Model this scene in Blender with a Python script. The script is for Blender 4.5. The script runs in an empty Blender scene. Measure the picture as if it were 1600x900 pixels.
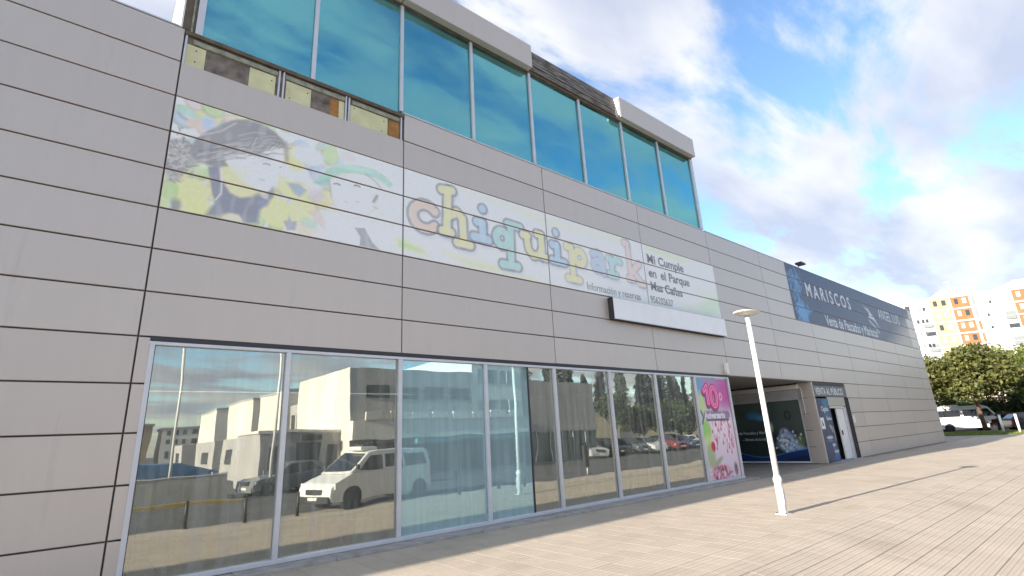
import bpy, bmesh, math, random
import numpy as np
from mathutils import Vector, Matrix
R_ = math.radians
rng = random.Random(7)
nrs = np.random.RandomState(11)
scene = bpy.context.scene
col = scene.collection

# ------------------------------------------------------------------ camera
cam_data = bpy.data.cameras.new('camera')
cam_data.sensor_width = 36.0
cam_data.lens = 18.0
cam_data.clip_end = 3000
cam = bpy.data.objects.new('camera', cam_data); col.objects.link(cam)
RX = Vector((0.77077, -0.63507, -0.05089)); RD = Vector((0.14065, 0.24753, -0.95862)); RF = Vector((0.62139, 0.73172, 0.28011))
m = Matrix((RX, -RD, -RF)).transposed().to_4x4()
m.translation = Vector((-0.470, -7.969, 1.510))
cam.matrix_world = m
scene.camera = cam

# ------------------------------------------------------------------ light
SUN_EL, SUN_STRENGTH, SKY_STRENGTH, EXPOSURE = R_(18.4), 3.1, 0.092, 1.97
SUN_DIR = Vector((-0.998 * math.cos(SUN_EL), 0.062 * math.cos(SUN_EL), math.sin(SUN_EL)))   # towards the sun
sd = bpy.data.lights.new('sun', 'SUN'); sd.energy = SUN_STRENGTH; sd.angle = R_(0.5); sd.color = (1.0, 0.91, 0.79)
sun = bpy.data.objects.new('sun', sd); col.objects.link(sun)
sun.rotation_euler = SUN_DIR.to_track_quat('Z', 'Y').to_euler()
sun.location = (-30, 5, 30)
world = bpy.data.worlds.new('World'); scene.world = world; world.use_nodes = True
def build_world():
    nt = world.node_tree; N = nt.nodes; L = nt.links; N.clear()
    out = N.new('ShaderNodeOutputWorld'); bg = N.new('ShaderNodeBackground')
    sky = N.new('ShaderNodeTexSky'); sky.sky_type = 'NISHITA'; sky.sun_disc = False
    sky.sun_elevation = SUN_EL
    sky.sun_rotation = math.atan2(SUN_DIR.x, SUN_DIR.y)
    sky.air_density = 1.1; sky.dust_density = 0.6; sky.ozone_density = 3.5
    sc = N.new('ShaderNodeVectorMath'); sc.operation = 'SCALE'; sc.inputs['Scale'].default_value = SKY_STRENGTH
    L.new(sky.outputs[0], sc.inputs[0])
    tc = N.new('ShaderNodeTexCoord'); sp = N.new('ShaderNodeSeparateXYZ'); L.new(tc.outputs['Generated'], sp.inputs[0])
    def math_(op, a, b=None, v=None):
        n = N.new('ShaderNodeMath'); n.operation = op
        L.new(a, n.inputs[0])
        if b is not None: L.new(b, n.inputs[1])
        elif v is not None: n.inputs[1].default_value = v
        return n.outputs[0]
    zc = math_('ADD', math_('MAXIMUM', sp.outputs['Z'], v=0.0), v=0.16)
    u = math_('DIVIDE', sp.outputs['X'], zc); w = math_('DIVIDE', sp.outputs['Y'], zc)
    cb = N.new('ShaderNodeCombineXYZ'); L.new(u, cb.inputs[0]); L.new(w, cb.inputs[1])
    mp = N.new('ShaderNodeMapping'); L.new(cb.outputs[0], mp.inputs[0])
    mp.inputs['Rotation'].default_value = (0, 0, R_(28)); mp.inputs['Scale'].default_value = (0.75, 1.7, 1.0); mp.inputs['Location'].default_value = (7.7, 1.2, 0.0)
    n1 = N.new('ShaderNodeTexNoise'); L.new(mp.outputs[0], n1.inputs['Vector'])
    n1.inputs['Scale'].default_value = 1.7; n1.inputs['Detail'].default_value = 9; n1.inputs['Roughness'].default_value = 0.57; n1.inputs['Distortion'].default_value = 0.25
    r1 = N.new('ShaderNodeValToRGB'); L.new(n1.outputs['Fac'], r1.inputs[0])
    r1.color_ramp.interpolation = 'EASE'
    r1.color_ramp.elements[0].position = 0.40; r1.color_ramp.elements[1].position = 0.55
    n2 = N.new('ShaderNodeTexNoise'); L.new(mp.outputs[0], n2.inputs['Vector'])
    n2.inputs['Scale'].default_value = 1.9; n2.inputs['Detail'].default_value = 6; n2.inputs['Roughness'].default_value = 0.5
    r2 = N.new('ShaderNodeValToRGB'); L.new(n2.outputs['Fac'], r2.inputs[0])
    r2.color_ramp.elements[0].position = 0.38; r2.color_ramp.elements[0].color = (0.165, 0.18, 0.222, 1)
    r2.color_ramp.elements[1].position = 0.64; r2.color_ramp.elements[1].color = (0.27, 0.271, 0.276, 1)
    mx = N.new('ShaderNodeMix'); mx.data_type = 'RGBA'
    cov = math_('MULTIPLY', r1.outputs[0], v=0.93)
    L.new(cov, mx.inputs['Factor']); L.new(sc.outputs[0], mx.inputs['A']); L.new(r2.outputs[0], mx.inputs['B'])
    L.new(mx.outputs['Result'], bg.inputs['Color']); bg.inputs['Strength'].default_value = 1.0
    L.new(bg.outputs[0], out.inputs[0])
build_world()
vs = scene.view_settings
vs.view_transform = 'Standard'; vs.look = 'None'; vs.exposure = EXPOSURE; vs.gamma = 1.0; vs.use_curve_mapping = False

# ------------------------------------------------------------------ helpers
def lin(c):
    if isinstance(c, (int, float)): c = (c, c, c)
    c = np.array(c, float) / 255.0
    return np.where(c <= 0.04045, c / 12.92, ((c + 0.055) / 1.055) ** 2.4)
MATS = {}
def mat(name, rgb, rough=0.6, metal=0.0, var=0.0, vscale=3.0, bump=0.0, bscale=40.0, spec=0.5, rnd=0.0, stretch=(1, 1, 1), coords='Object', dirt=None, cell=0.0):
    """Principled material; colour varied by noise (var), per object (rnd), blotched towards 'dirt'; fine relief by bump."""
    if name in MATS: return MATS[name]
    mt = bpy.data.materials.new(name); mt.use_nodes = True; MATS[name] = mt
    nt = mt.node_tree; N = nt.nodes; L = nt.links; b = N['Principled BSDF']
    b.inputs['Roughness'].default_value = rough; b.inputs['Metallic'].default_value = metal; b.inputs['Specular IOR Level'].default_value = spec
    b.inputs['Base Color'].default_value = (*rgb, 1)
    if var or rnd or bump or dirt:
        tc = N.new('ShaderNodeTexCoord'); mp = N.new('ShaderNodeMapping'); mp.inputs['Scale'].default_value = stretch
        if coords == 'World':
            g = N.new('ShaderNodeNewGeometry'); L.new(g.outputs['Position'], mp.inputs[0])
        else: L.new(tc.outputs[coords], mp.inputs[0])
        cur = None
        hsv = N.new('ShaderNodeHueSaturation'); hsv.inputs['Color'].default_value = (*rgb, 1)
        nz = N.new('ShaderNodeTexNoise'); nz.inputs['Scale'].default_value = vscale; nz.inputs['Detail'].default_value = 5
        L.new(mp.outputs[0], nz.inputs['Vector'])
        mr = N.new('ShaderNodeMapRange'); mr.inputs['From Min'].default_value = 0.3; mr.inputs['From Max'].default_value = 0.7
        mr.inputs['To Min'].default_value = 1 - var; mr.inputs['To Max'].default_value = 1 + var
        L.new(nz.outputs['Fac'], mr.inputs['Value']); val = mr.outputs[0]
        if rnd:
            oi = N.new('ShaderNodeObjectInfo'); m2 = N.new('ShaderNodeMapRange')
            m2.inputs['To Min'].default_value = 1 - rnd; m2.inputs['To Max'].default_value = 1 + rnd
            L.new(oi.outputs['Random'], m2.inputs['Value'])
            mm = N.new('ShaderNodeMath'); mm.operation = 'MULTIPLY'; L.new(val, mm.inputs[0]); L.new(m2.outputs[0], mm.inputs[1]); val = mm.outputs[0]
        if cell:     # each tile its own shade: white noise per 0.34 m cell of the world
            g2 = N.new('ShaderNodeNewGeometry'); dv = N.new('ShaderNodeVectorMath'); dv.operation = 'DIVIDE'; dv.inputs[1].default_value = (0.34, 0.34, 1e6); L.new(g2.outputs['Position'], dv.inputs[0])
            flr = N.new('ShaderNodeVectorMath'); flr.operation = 'FLOOR'; L.new(dv.outputs[0], flr.inputs[0])
            wn = N.new('ShaderNodeTexWhiteNoise'); L.new(flr.outputs[0], wn.inputs['Vector'])
            m3 = N.new('ShaderNodeMapRange'); m3.inputs['To Min'].default_value = 1 - cell; m3.inputs['To Max'].default_value = 1 + cell; L.new(wn.outputs['Value'], m3.inputs['Value'])
            m4 = N.new('ShaderNodeMath'); m4.operation = 'MULTIPLY'; L.new(val, m4.inputs[0]); L.new(m3.outputs[0], m4.inputs[1]); val = m4.outputs[0]
            sx_ = N.new('ShaderNodeSeparateXYZ'); L.new(g2.outputs['Position'], sx_.inputs[0])
            for ax, pit in (('X', 0.0425), ('Y', 0.0425)):
                dq = N.new('ShaderNodeMath'); dq.operation = 'DIVIDE'; dq.inputs[1].default_value = pit; L.new(sx_.outputs[ax], dq.inputs[0])
                fr = N.new('ShaderNodeMath'); fr.operation = 'FRACT'; L.new(dq.outputs[0], fr.inputs[0])
                gt = N.new('ShaderNodeMath'); gt.operation = 'GREATER_THAN'; gt.inputs[1].default_value = 0.22; L.new(fr.outputs[0], gt.inputs[0])
                mg = N.new('ShaderNodeMapRange'); mg.inputs['To Min'].default_value = 0.86 if ax == 'Y' else 0.90; mg.inputs['To Max'].default_value = 1.03; L.new(gt.outputs[0], mg.inputs['Value'])
                mk = N.new('ShaderNodeMath'); mk.operation = 'MULTIPLY'; L.new(val, mk.inputs[0]); L.new(mg.outputs[0], mk.inputs[1]); val = mk.outputs[0]
        L.new(val, hsv.inputs['Value']); cur = hsv.outputs[0]
        if dirt:
            nd = N.new('ShaderNodeTexNoise'); nd.inputs['Scale'].default_value = dirt[1]; nd.inputs['Detail'].default_value = 8; nd.inputs['Roughness'].default_value = 0.65
            L.new(mp.outputs[0], nd.inputs['Vector'])
            rp = N.new('ShaderNodeMapRange'); rp.inputs['From Min'].default_value = dirt[2]; rp.inputs['From Max'].default_value = dirt[2] + 0.16; rp.inputs['To Max'].default_value = dirt[3]
            L.new(nd.outputs['Fac'], rp.inputs['Value'])
            mx = N.new('ShaderNodeMix'); mx.data_type = 'RGBA'; L.new(rp.outputs[0], mx.inputs['Factor']); L.new(cur, mx.inputs['A']); mx.inputs['B'].default_value = (*dirt[0], 1)
            cur = mx.outputs['Result']
        L.new(cur, b.inputs['Base Color'])
        if bump:
            nb = N.new('ShaderNodeTexNoise'); nb.inputs['Scale'].default_value = bscale; nb.inputs['Detail'].default_value = 4; L.new(mp.outputs[0], nb.inputs['Vector'])
            bp = N.new('ShaderNodeBump'); bp.inputs['Strength'].default_value = bump; bp.inputs['Distance'].default_value = 0.02
            L.new(nb.outputs['Fac'], bp.inputs['Height']); L.new(bp.outputs[0], b.inputs['Normal'])
    return mt
def print_mat(name, rough=0.5, spec=0.4, grain=0.04):
    """ink on vinyl: colour comes from the mesh's 'ink' attribute"""
    if name in MATS: return MATS[name]
    mt = bpy.data.materials.new(name); mt.use_nodes = True; MATS[name] = mt
    nt = mt.node_tree; N = nt.nodes; L = nt.links; b = N['Principled BSDF']
    b.inputs['Roughness'].default_value = rough; b.inputs['Specular IOR Level'].default_value = spec
    at = N.new('ShaderNodeAttribute'); at.attribute_name = 'ink'
    nz = N.new('ShaderNodeTexNoise'); nz.inputs['Scale'].default_value = 22; nz.inputs['Detail'].default_value = 6
    tc = N.new('ShaderNodeTexCoord'); L.new(tc.outputs['Object'], nz.inputs['Vector'])
    mr = N.new('ShaderNodeMapRange'); mr.inputs['To Min'].default_value = 1 - 2 * grain; mr.inputs['To Max'].default_value = 1 + 2 * grain; L.new(nz.outputs['Fac'], mr.inputs['Value'])
    hs = N.new('ShaderNodeHueSaturation'); L.new(at.outputs['Color'], hs.inputs['Color']); L.new(mr.outputs[0], hs.inputs['Value'])
    L.new(hs.outputs[0], b.inputs['Base Color'])
    return mt
def glass_mat(name, refl, refl_tint, trans_tint, dust_mottle=0.05, dust_mottle_col=(0.5, 0.52, 0.48), wave=0.02, lo=0.4, hi=2.2, veil=(6.0, 1.0, 0.35)):
    """coated window glass: mirror layer, tinted clear layer and a diffuse layer of dirt streaks and painted reflection mottling, mixed by dust"""
    mt = bpy.data.materials.new(name); mt.use_nodes = True; MATS[name] = mt
    nt = mt.node_tree; N = nt.nodes; L = nt.links; N.clear()
    out = N.new('ShaderNodeOutputMaterial')
    gl = N.new('ShaderNodeBsdfGlossy'); gl.inputs['Roughness'].default_value = 0.0; gl.inputs['Color'].default_value = (*refl_tint, 1)
    tr = N.new('ShaderNodeBsdfTransparent'); tr.inputs['Color'].default_value = (*trans_tint, 1)
    df = N.new('ShaderNodeBsdfDiffuse'); df.inputs['Color'].default_value = (*dust_mottle_col, 1)
    g = N.new('ShaderNodeNewGeometry')
    if wave:
        nw = N.new('ShaderNodeTexNoise'); nw.inputs['Scale'].default_value = 1.1; nw.inputs['Detail'].default_value = 1; L.new(g.outputs['Position'], nw.inputs['Vector'])
        bp = N.new('ShaderNodeBump'); bp.inputs['Strength'].default_value = wave; bp.inputs['Distance'].default_value = 0.05; L.new(nw.outputs['Fac'], bp.inputs['Height']); L.new(bp.outputs[0], gl.inputs['Normal'])
    m1 = N.new('ShaderNodeMixShader'); m1.inputs[0].default_value = refl
    lw = N.new('ShaderNodeLayerWeight'); lw.inputs['Blend'].default_value = 0.25
    mr = N.new('ShaderNodeMapRange'); mr.inputs['To Min'].default_value = refl; mr.inputs['To Max'].default_value = min(1, refl + 0.35); L.new(lw.outputs['Fresnel'], mr.inputs['Value']); L.new(mr.outputs[0], m1.inputs[0])
    L.new(tr.outputs[0], m1.inputs[1]); L.new(gl.outputs[0], m1.inputs[2])
    mp = N.new('ShaderNodeMapping'); mp.inputs['Scale'].default_value = veil; L.new(g.outputs['Position'], mp.inputs[0])
    nz = N.new('ShaderNodeTexNoise'); nz.inputs['Scale'].default_value = 1.6; nz.inputs['Detail'].default_value = 6; L.new(mp.outputs[0], nz.inputs['Vector'])
    md = N.new('ShaderNodeMapRange'); md.inputs['From Min'].default_value = 0.35; md.inputs['From Max'].default_value = 0.75; md.inputs['To Min'].default_value = dust_mottle * lo; md.inputs['To Max'].default_value = dust_mottle * hi; L.new(nz.outputs['Fac'], md.inputs['Value'])
    m2 = N.new('ShaderNodeMixShader'); L.new(md.outputs[0], m2.inputs[0]); L.new(m1.outputs[0], m2.inputs[1]); L.new(df.outputs[0], m2.inputs[2])
    L.new(m2.outputs[0], out.inputs[0])
    return mt

def tag(o, label=None, cat=None, group=None, kind=None):
    if label: o['label'] = label
    if cat: o['category'] = cat
    if group: o['group'] = group
    if kind: o['kind'] = kind
    return o
def thing(name, label, cat, loc=(0, 0, 0), rz=0.0, group=None):
    o = bpy.data.objects.new(name, None); col.objects.link(o); o.empty_display_size = 0.3
    o.location = loc; o.rotation_euler = (0, 0, rz)
    return tag(o, label, cat, group)
class MB:
    def __init__(s): s.v = []; s.f = []; s.sm = []
    def add(s, vs, fs, smooth=False):
        n = len(s.v); s.v += [tuple(p) for p in vs]; s.f += [tuple(i + n for i in f) for f in fs]; s.sm += [smooth] * len(fs); return s
    def box(s, x0, x1, y0, y1, z0, z1):
        return s.add([(x0,y0,z0),(x1,y0,z0),(x1,y1,z0),(x0,y1,z0),(x0,y0,z1),(x1,y0,z1),(x1,y1,z1),(x0,y1,z1)],
                     [(3,2,1,0),(4,5,6,7),(0,1,5,4),(1,2,6,5),(2,3,7,6),(3,0,4,7)])
    def cham(s, x0, x1, y0, y1, z0, z1, c=0.006):
        """panel facing -y with chamfered front edges"""
        return s.add([(x0,y0+c,z0),(x1,y0+c,z0),(x1,y0+c,z1),(x0,y0+c,z1),(x0+c,y0,z0+c),(x1-c,y0,z0+c),(x1-c,y0,z1-c),(x0+c,y0,z1-c),(x0,y1,z0),(x1,y1,z0),(x1,y1,z1),(x0,y1,z1)],
                     [(4,5,6,7),(0,1,5,4),(1,2,6,5),(2,3,7,6),(3,0,4,7),(8,9,1,0),(9,10,2,1),(10,11,3,2),(11,8,0,3),(11,10,9,8)])
    def tube(s, pts, rad, n=12, caps=True):
        pts = [Vector(p) for p in pts]
        if not hasattr(rad, '__len__'): rad = [rad] * len(pts)
        base = len(s.v); up = Vector((0.13, 0.21, 0.97))
        for i, p in enumerate(pts):
            t = (pts[min(i+1, len(pts)-1)] - pts[max(i-1, 0)]).normalized()
            ref = up if abs(t.dot(up)) < 0.95 else Vector((1, 0, 0))
            a = t.cross(ref).normalized(); b = t.cross(a).normalized()
            for k in range(n):
                th = 2*math.pi*k/n; s.v.append(tuple(p + (a*math.cos(th) + b*math.sin(th))*rad[i]))
        for i in range(len(pts)-1):
            for k in range(n):
                k2 = (k+1) % n
                s.f.append((base+i*n+k, base+i*n+k2, base+(i+1)*n+k2, base+(i+1)*n+k)); s.sm.append(True)
        if caps:
            s.f.append(tuple(base+k for k in range(n))[::-1]); s.sm.append(False)
            s.f.append(tuple(base+(len(pts)-1)*n+k for k in range(n))); s.sm.append(False)
        return s
    def lathe(s, prof, n=24, cx=0, cy=0):
        base = len(s.v)
        for r, z in prof:
            for k in range(n):
                th = 2*math.pi*k/n; s.v.append((cx + r*math.cos(th), cy + r*math.sin(th), z))
        for i in range(len(prof)-1):
            for k in range(n):
                k2 = (k+1) % n; s.f.append((base+i*n+k, base+i*n+k2, base+(i+1)*n+k2, base+(i+1)*n+k)); s.sm.append(True)
        s.f.append(tuple(base+k for k in range(n))[::-1]); s.sm.append(False)
        s.f.append(tuple(base+(len(prof)-1)*n+k for k in range(n))); s.sm.append(False)
        return s
    def prism_y(s, prof, y0, y1):
        """closed (x,z) outline swept along y"""
        n = len(prof); b = [(x, y0, z) for x, z in prof] + [(x, y1, z) for x, z in prof]
        return s.add(b, [tuple(range(n)), tuple(range(2*n-1, n-1, -1))] + [(i, n+i, n+(i+1) % n, (i+1) % n) for i in range(n)])
    def mesh(s, name, bevel=0.0):
        me = bpy.data.meshes.new(name); me.from_pydata(s.v, [], s.f); me.polygons.foreach_set('use_smooth', s.sm)
        bm = bmesh.new(); bm.from_mesh(me); bmesh.ops.recalc_face_normals(bm, faces=bm.faces)
        if bevel: bmesh.ops.bevel(bm, geom=list(bm.edges), offset=bevel, segments=2, profile=0.6, affect='EDGES', clamp_overlap=True)
        bm.to_mesh(me); bm.free(); me.update(); return me
    def build(s, name, mt, parent=None, bevel=0.0, loc=None):
        return obj(name, s.mesh(name, bevel), mt, parent, loc)
def obj(name, me, mt, parent=None, loc=None):
    o = bpy.data.objects.new(name, me); col.objects.link(o)
    if mt is not None and not me.materials: me.materials.append(mt)
    if parent is not None: o.parent = parent
    if loc is not None: o.location = loc
    return o
def bx(name, mt, parent, x0, x1, y0, y1, z0, z1, bevel=0.0): return MB().box(x0, x1, y0, y1, z0, z1).build(name, mt, parent, bevel)
def struct(o): o['kind'] = 'structure'; return o
def copy_tree(o, parent=None):
    c = o.copy(); col.objects.link(c); c.parent = parent
    for ch in o.children: copy_tree(ch, c)
    return c
def text(name, s, size, mt, parent, loc, rz=0.0, sx=1.0, bold=0.0, spacing=1.0, align='LEFT', depth=0.002):
    cu = bpy.data.curves.new('lettering', 'FONT'); cu.body = s; cu.size = size; cu.offset = bold; cu.space_character = spacing; cu.align_x = align; cu.extrude = depth / 2; cu.resolution_u = 3
    t = bpy.data.objects.new('lettering', cu); col.objects.link(t)
    dg = bpy.context.evaluated_depsgraph_get(); dg.update()
    me = bpy.data.meshes.new_from_object(t.evaluated_get(dg)); bpy.data.objects.remove(t)
    me.materials.clear()
    o = obj(name, me, mt, parent, loc); o.rotation_euler = (R_(90), 0, rz); o.scale = (sx, 1, 1)
    return o
# -- print painting: soft shapes on a sheet, sRGB in, linear ink out
class Ink:
    def __init__(s, X, Z, base): s.X, s.Z = X, Z; s.c = np.ones(X.shape + (3,)) * lin(base)
    def over(s, mask, rgb, a=1.0):
        k = np.clip(mask, 0, 1)[..., None] * a; s.c = s.c * (1 - k) + lin(rgb) * k
    def ell(s, cx, cz, rx, rz, rgb, a=1.0, soft=0.15, rot=0.0):
        dx, dz = s.X - cx, s.Z - cz; c, n = math.cos(rot), math.sin(rot); u = dx*c + dz*n; v = -dx*n + dz*c
        d = np.sqrt((u/rx)**2 + (v/rz)**2); s.over((1 + soft - d) / (2*soft), rgb, a)
    def dist(s, pts):
        d = np.full(s.X.shape, 1e9)
        for (x0, z0), (x1, z1) in zip(pts[:-1], pts[1:]):
            ex, ez = x1-x0, z1-z0; t = np.clip(((s.X-x0)*ex + (s.Z-z0)*ez) / (ex*ex + ez*ez + 1e-12), 0, 1)
            d = np.minimum(d, np.hypot(s.X-x0-t*ex, s.Z-z0-t*ez))
        return d
    def stroke(s, pts, r, rgb, a=1.0, soft=0.02): s.over((r + soft/2 - s.dist(pts)) / soft, rgb, a)
    def poly(s, pts, rgb, a=1.0, soft=0.03):
        ins = np.zeros(s.X.shape, bool); n = len(pts)
        for i in range(n):
            (x0, z0), (x1, z1) = pts[i], pts[(i+1) % n]
            cnd = ((z0 > s.Z) != (z1 > s.Z)); xi = (x1-x0) * (s.Z-z0) / ((z1-z0) + 1e-12) + x0; ins ^= cnd & (s.X < xi)
        d = s.dist(list(pts) + [pts[0]]); s.over(np.where(ins, 0.5 + d/soft, 0.5 - d/soft), rgb, a)
    def noise(s, scale, amp, seed=0, sx=1.0):
        r = np.random.RandomState(seed); acc = np.zeros(s.X.shape)
        for k in range(14):
            th = r.rand()*6.28; f = scale * (0.5 + 1.8*r.rand()); acc += np.sin(f*(math.cos(th)*s.X/sx + math.sin(th)*s.Z) + r.rand()*6.28)
        return amp * acc / 4
def sheet(name, mt, parent, x0, x1, z0, z1, paint, step=0.02, plane='y', at=-0.003):
    """thin printed sheet; plane 'y': faces -y at y=at (X=x); plane 'x': faces -x at x=at (X = -y)"""
    nx = max(2, int((x1-x0)/step) + 1); nz = max(2, int((z1-z0)/step) + 1)
    X, Z = np.meshgrid(np.linspace(x0, x1, nx), np.linspace(z0, z1, nz)); c = paint(X, Z)
    A = np.full(X.shape, at)
    co = np.stack([X, A, Z], -1) if plane == 'y' else np.stack([A, -X, Z], -1)
    i = np.arange(nx*nz).reshape(nz, nx); q = np.stack([i[:-1, :-1], i[:-1, 1:], i[1:, 1:], i[1:, :-1]], -1).reshape(-1, 4)
    me = bpy.data.meshes.new(name); me.from_pydata(co.reshape(-1, 3).tolist(), [], q.tolist())
    at_ = me.attributes.new('ink', 'FLOAT_COLOR', 'POINT'); rgba = np.ones((nx*nz, 4), np.float32); rgba[:, :3] = np.clip(c.reshape(-1, 3), 0, 1); at_.data.foreach_set('color', rgba.ravel())
    me.update(); return obj(name, me, mt, parent)

# ------------------------------------------------------------------ materials
M_panel = mat('grey_cladding', (0.585, 0.515, 0.465), rough=0.42, metal=0.3, var=0.02, vscale=0.9, rnd=0.03, stretch=(5.0, 1, 0.5), coords='World', dirt=((0.26, 0.23, 0.20), 0.9, 0.58, 0.20))
M_core = mat('joint_dark', (0.10, 0.092, 0.088), rough=0.9)
M_alu = mat('white_aluminium', (0.62, 0.62, 0.66), rough=0.35, metal=0.2, var=0.05, vscale=4, coords='World')
M_white = mat('white_paint', (0.80, 0.79, 0.77), rough=0.4, var=0.03, vscale=5, coords='World', dirt=((0.45, 0.42, 0.38), 2.0, 0.62, 0.3))
M_brown = mat('weathered_brown_trim', (0.13, 0.10, 0.07), rough=0.8, var=0.3, vscale=6, coords='World')
M_conc = mat('concrete_sill', (0.36, 0.335, 0.31), rough=0.9, var=0.18, vscale=5, bump=0.5, bscale=30, coords='World', dirt=((0.16, 0.14, 0.13), 3.0, 0.56, 0.6))
M_roof = mat('roof_felt', (0.16, 0.16, 0.16), rough=0.9)
M_dark = mat('dark_metal', (0.05, 0.05, 0.055), rough=0.5, metal=0.4)
M_yboard = mat('yellow_insulation_board', (0.66, 0.63, 0.38), rough=0.85, var=0.12, vscale=3, coords='World', dirt=((0.42, 0.41, 0.25), 4.0, 0.58, 0.5))
M_block = mat('exposed_rough_wall', (0.20, 0.165, 0.14), rough=0.95, var=0.5, vscale=6, bump=1.0, bscale=14, coords='World', dirt=((0.33, 0.17, 0.09), 3.0, 0.60, 0.6))
M_rust = mat('rusty_wood', (0.36, 0.17, 0.05), rough=0.85, var=0.4, vscale=5, coords='World')
M_green = mat('weathered_green_rail', (0.30, 0.31, 0.23), rough=0.7, var=0.35, vscale=9, coords='World', dirt=((0.10, 0.085, 0.06), 6.0, 0.55, 0.8))
M_weath = mat('weathered_boards', (0.22, 0.20, 0.185), rough=0.95, var=0.5, vscale=2.5, bump=0.8, bscale=10, coords='World', stretch=(1, 1, 5), dirt=((0.05, 0.04, 0.04), 2.2, 0.50, 0.85))
M_soffit = mat('soffit', (0.20, 0.195, 0.19), rough=0.8)
M_room = mat('room_wall', (0.30, 0.29, 0.25), rough=0.9, var=0.1)
M_roomf = mat('room_floor', (0.30, 0.27, 0.19), rough=0.6, var=0.1)
M_rib = mat('ribbed_paving', (0.45, 0.38, 0.30), rough=0.85, cell=0.06, var=0.05, vscale=0.5, rnd=0.0, bump=0.35, bscale=60, coords='World', dirt=((0.27, 0.205, 0.15), 0.7, 0.54, 0.32))
M_mortar = mat('paving_joint', (0.33, 0.28, 0.23), rough=0.95, var=0.2, coords='World')
M_asph = mat('asphalt', (0.085, 0.083, 0.08), rough=0.9, var=0.25, vscale=0.6, bump=0.4, bscale=50, coords='World')
M_tyre = mat('tyre_rubber', (0.02, 0.02, 0.02), rough=0.8)
M_rim = mat('wheel_rim', (0.45, 0.45, 0.46), rough=0.35, metal=0.7)
M_cglass = mat('car_glass', (0.012, 0.014, 0.017), rough=0.05, spec=0.8)
M_lamp = mat('headlight_glass', (0.65, 0.67, 0.70), rough=0.1, spec=0.8)
M_red = mat('tail_light', (0.45, 0.02, 0.02), rough=0.2)
M_bump = mat('black_plastic', (0.03, 0.03, 0.032), rough=0.6)
M_print = print_mat('printed_vinyl', rough=0.5)
M_gloss_print = print_mat('glossy_printed_vinyl', rough=0.42, spec=0.3)
G_low = glass_mat('coated_shop_glass', 0.33, (0.95, 0.96, 0.89), (0.88, 0.90, 0.84), dust_mottle=0.12, dust_mottle_col=(0.56, 0.56, 0.52), wave=0.06)
G_blue = glass_mat('blue_film_glass', 0.40, (0.66, 0.92, 0.97), (0.55, 0.78, 0.82), dust_mottle=0.27, dust_mottle_col=(0.74, 0.93, 0.95), lo=0.85, hi=1.2, wave=0.05)
G_up = glass_mat('teal_glass', 0.54, (0.27, 0.74, 0.79), (0.30, 0.70, 0.76), dust_mottle=0.16, dust_mottle_col=(0.28, 0.60, 0.60), wave=0.05, lo=0.1, hi=2.4, veil=(0.5, 0.5, 0.7))  # teal blotches in the diffuse veil imitate a mottled reflection

# ------------------------------------------------------------------ ground
def zg(y): return 0.0 if y > -4.5 else max(-0.48, -0.48 * (-4.5 - y) / 5.0)
def ground_sheet(name, mt, xs, ys, dz):
    v = [(x, y, zg(y) + dz) for y in ys for x in xs]; n = len(xs)
    f = [(j*n+i, j*n+i+1, (j+1)*n+i+1, (j+1)*n+i) for j in range(len(ys)-1) for i in range(n-1)]
    me = bpy.data.meshes.new(name); me.from_pydata(v, [], f); me.update(); return struct(obj(name, me, mt))
ground_sheet('ground', M_asph, [-900, -60, 60, 900], [-900, -60, -9.5, -4.5, 0, 60, 900], -0.04)
plaza = ground_sheet('plaza', M_mortar, [-8, 47], [-10.4, -9.5, -4.5, 6.6], -0.012)
TS = 0.34
def tile_geo(s=TS, g=0.0028, nr=4):
    """paving tile with nr raised ribs running along x; top at z=0"""
    mb = MB(); h = s/2 - g; p = 2*h/nr; vs_, fs_ = [], []
    prof = []
    for k in range(nr):
        y0 = -h + k*p
        prof += [(y0, -0.005), (y0 + 0.010, 0.0), (y0 + p - 0.010, 0.0)]
    prof.append((h, -0.005)); prof = [(-h, -0.02)] + prof + [(h, -0.02)]
    for x in (-h, h): vs_ += [(x, y, z) for y, z in prof]
    n = len(prof); fs_ = [(i, n+i, n+i+1, i+1) for i in range(n-1)] + [tuple(range(n)), tuple(range(2*n-1, n-1, -1))]
    return mb.add(vs_, fs_)
tile_me = tile_geo().mesh('paving_tile'); tile_me.materials.append(M_rib)
tv = np.array([v.co[:] for v in tile_me.vertices]); tf = [tuple(p.vertices) for p in tile_me.polygons]
camp = Vector((-0.47, -7.97)); cells = []
for j in range(0, 29):
    for i in range(-10, 137):
        x = i*TS + 0.17; y = -0.34 - TS/2 - j*TS
        if 9.1 < x < 9.4 and -3.6 < y < -3.3: pass
        dx, dy = x + 0.47, y + 7.97; vis = (y > -0.1247*0 - 6.9 + (x-6.7)*0.11) and x > 3.3 + (y+2.87)*-0.4 - 0.6
        cells.append((0 if vis else 1, math.hypot(dx, dy), x, y))
cells.sort()
slope = math.atan2(0.48, 5.0)
rest_v, rest_f = [], []
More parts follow.
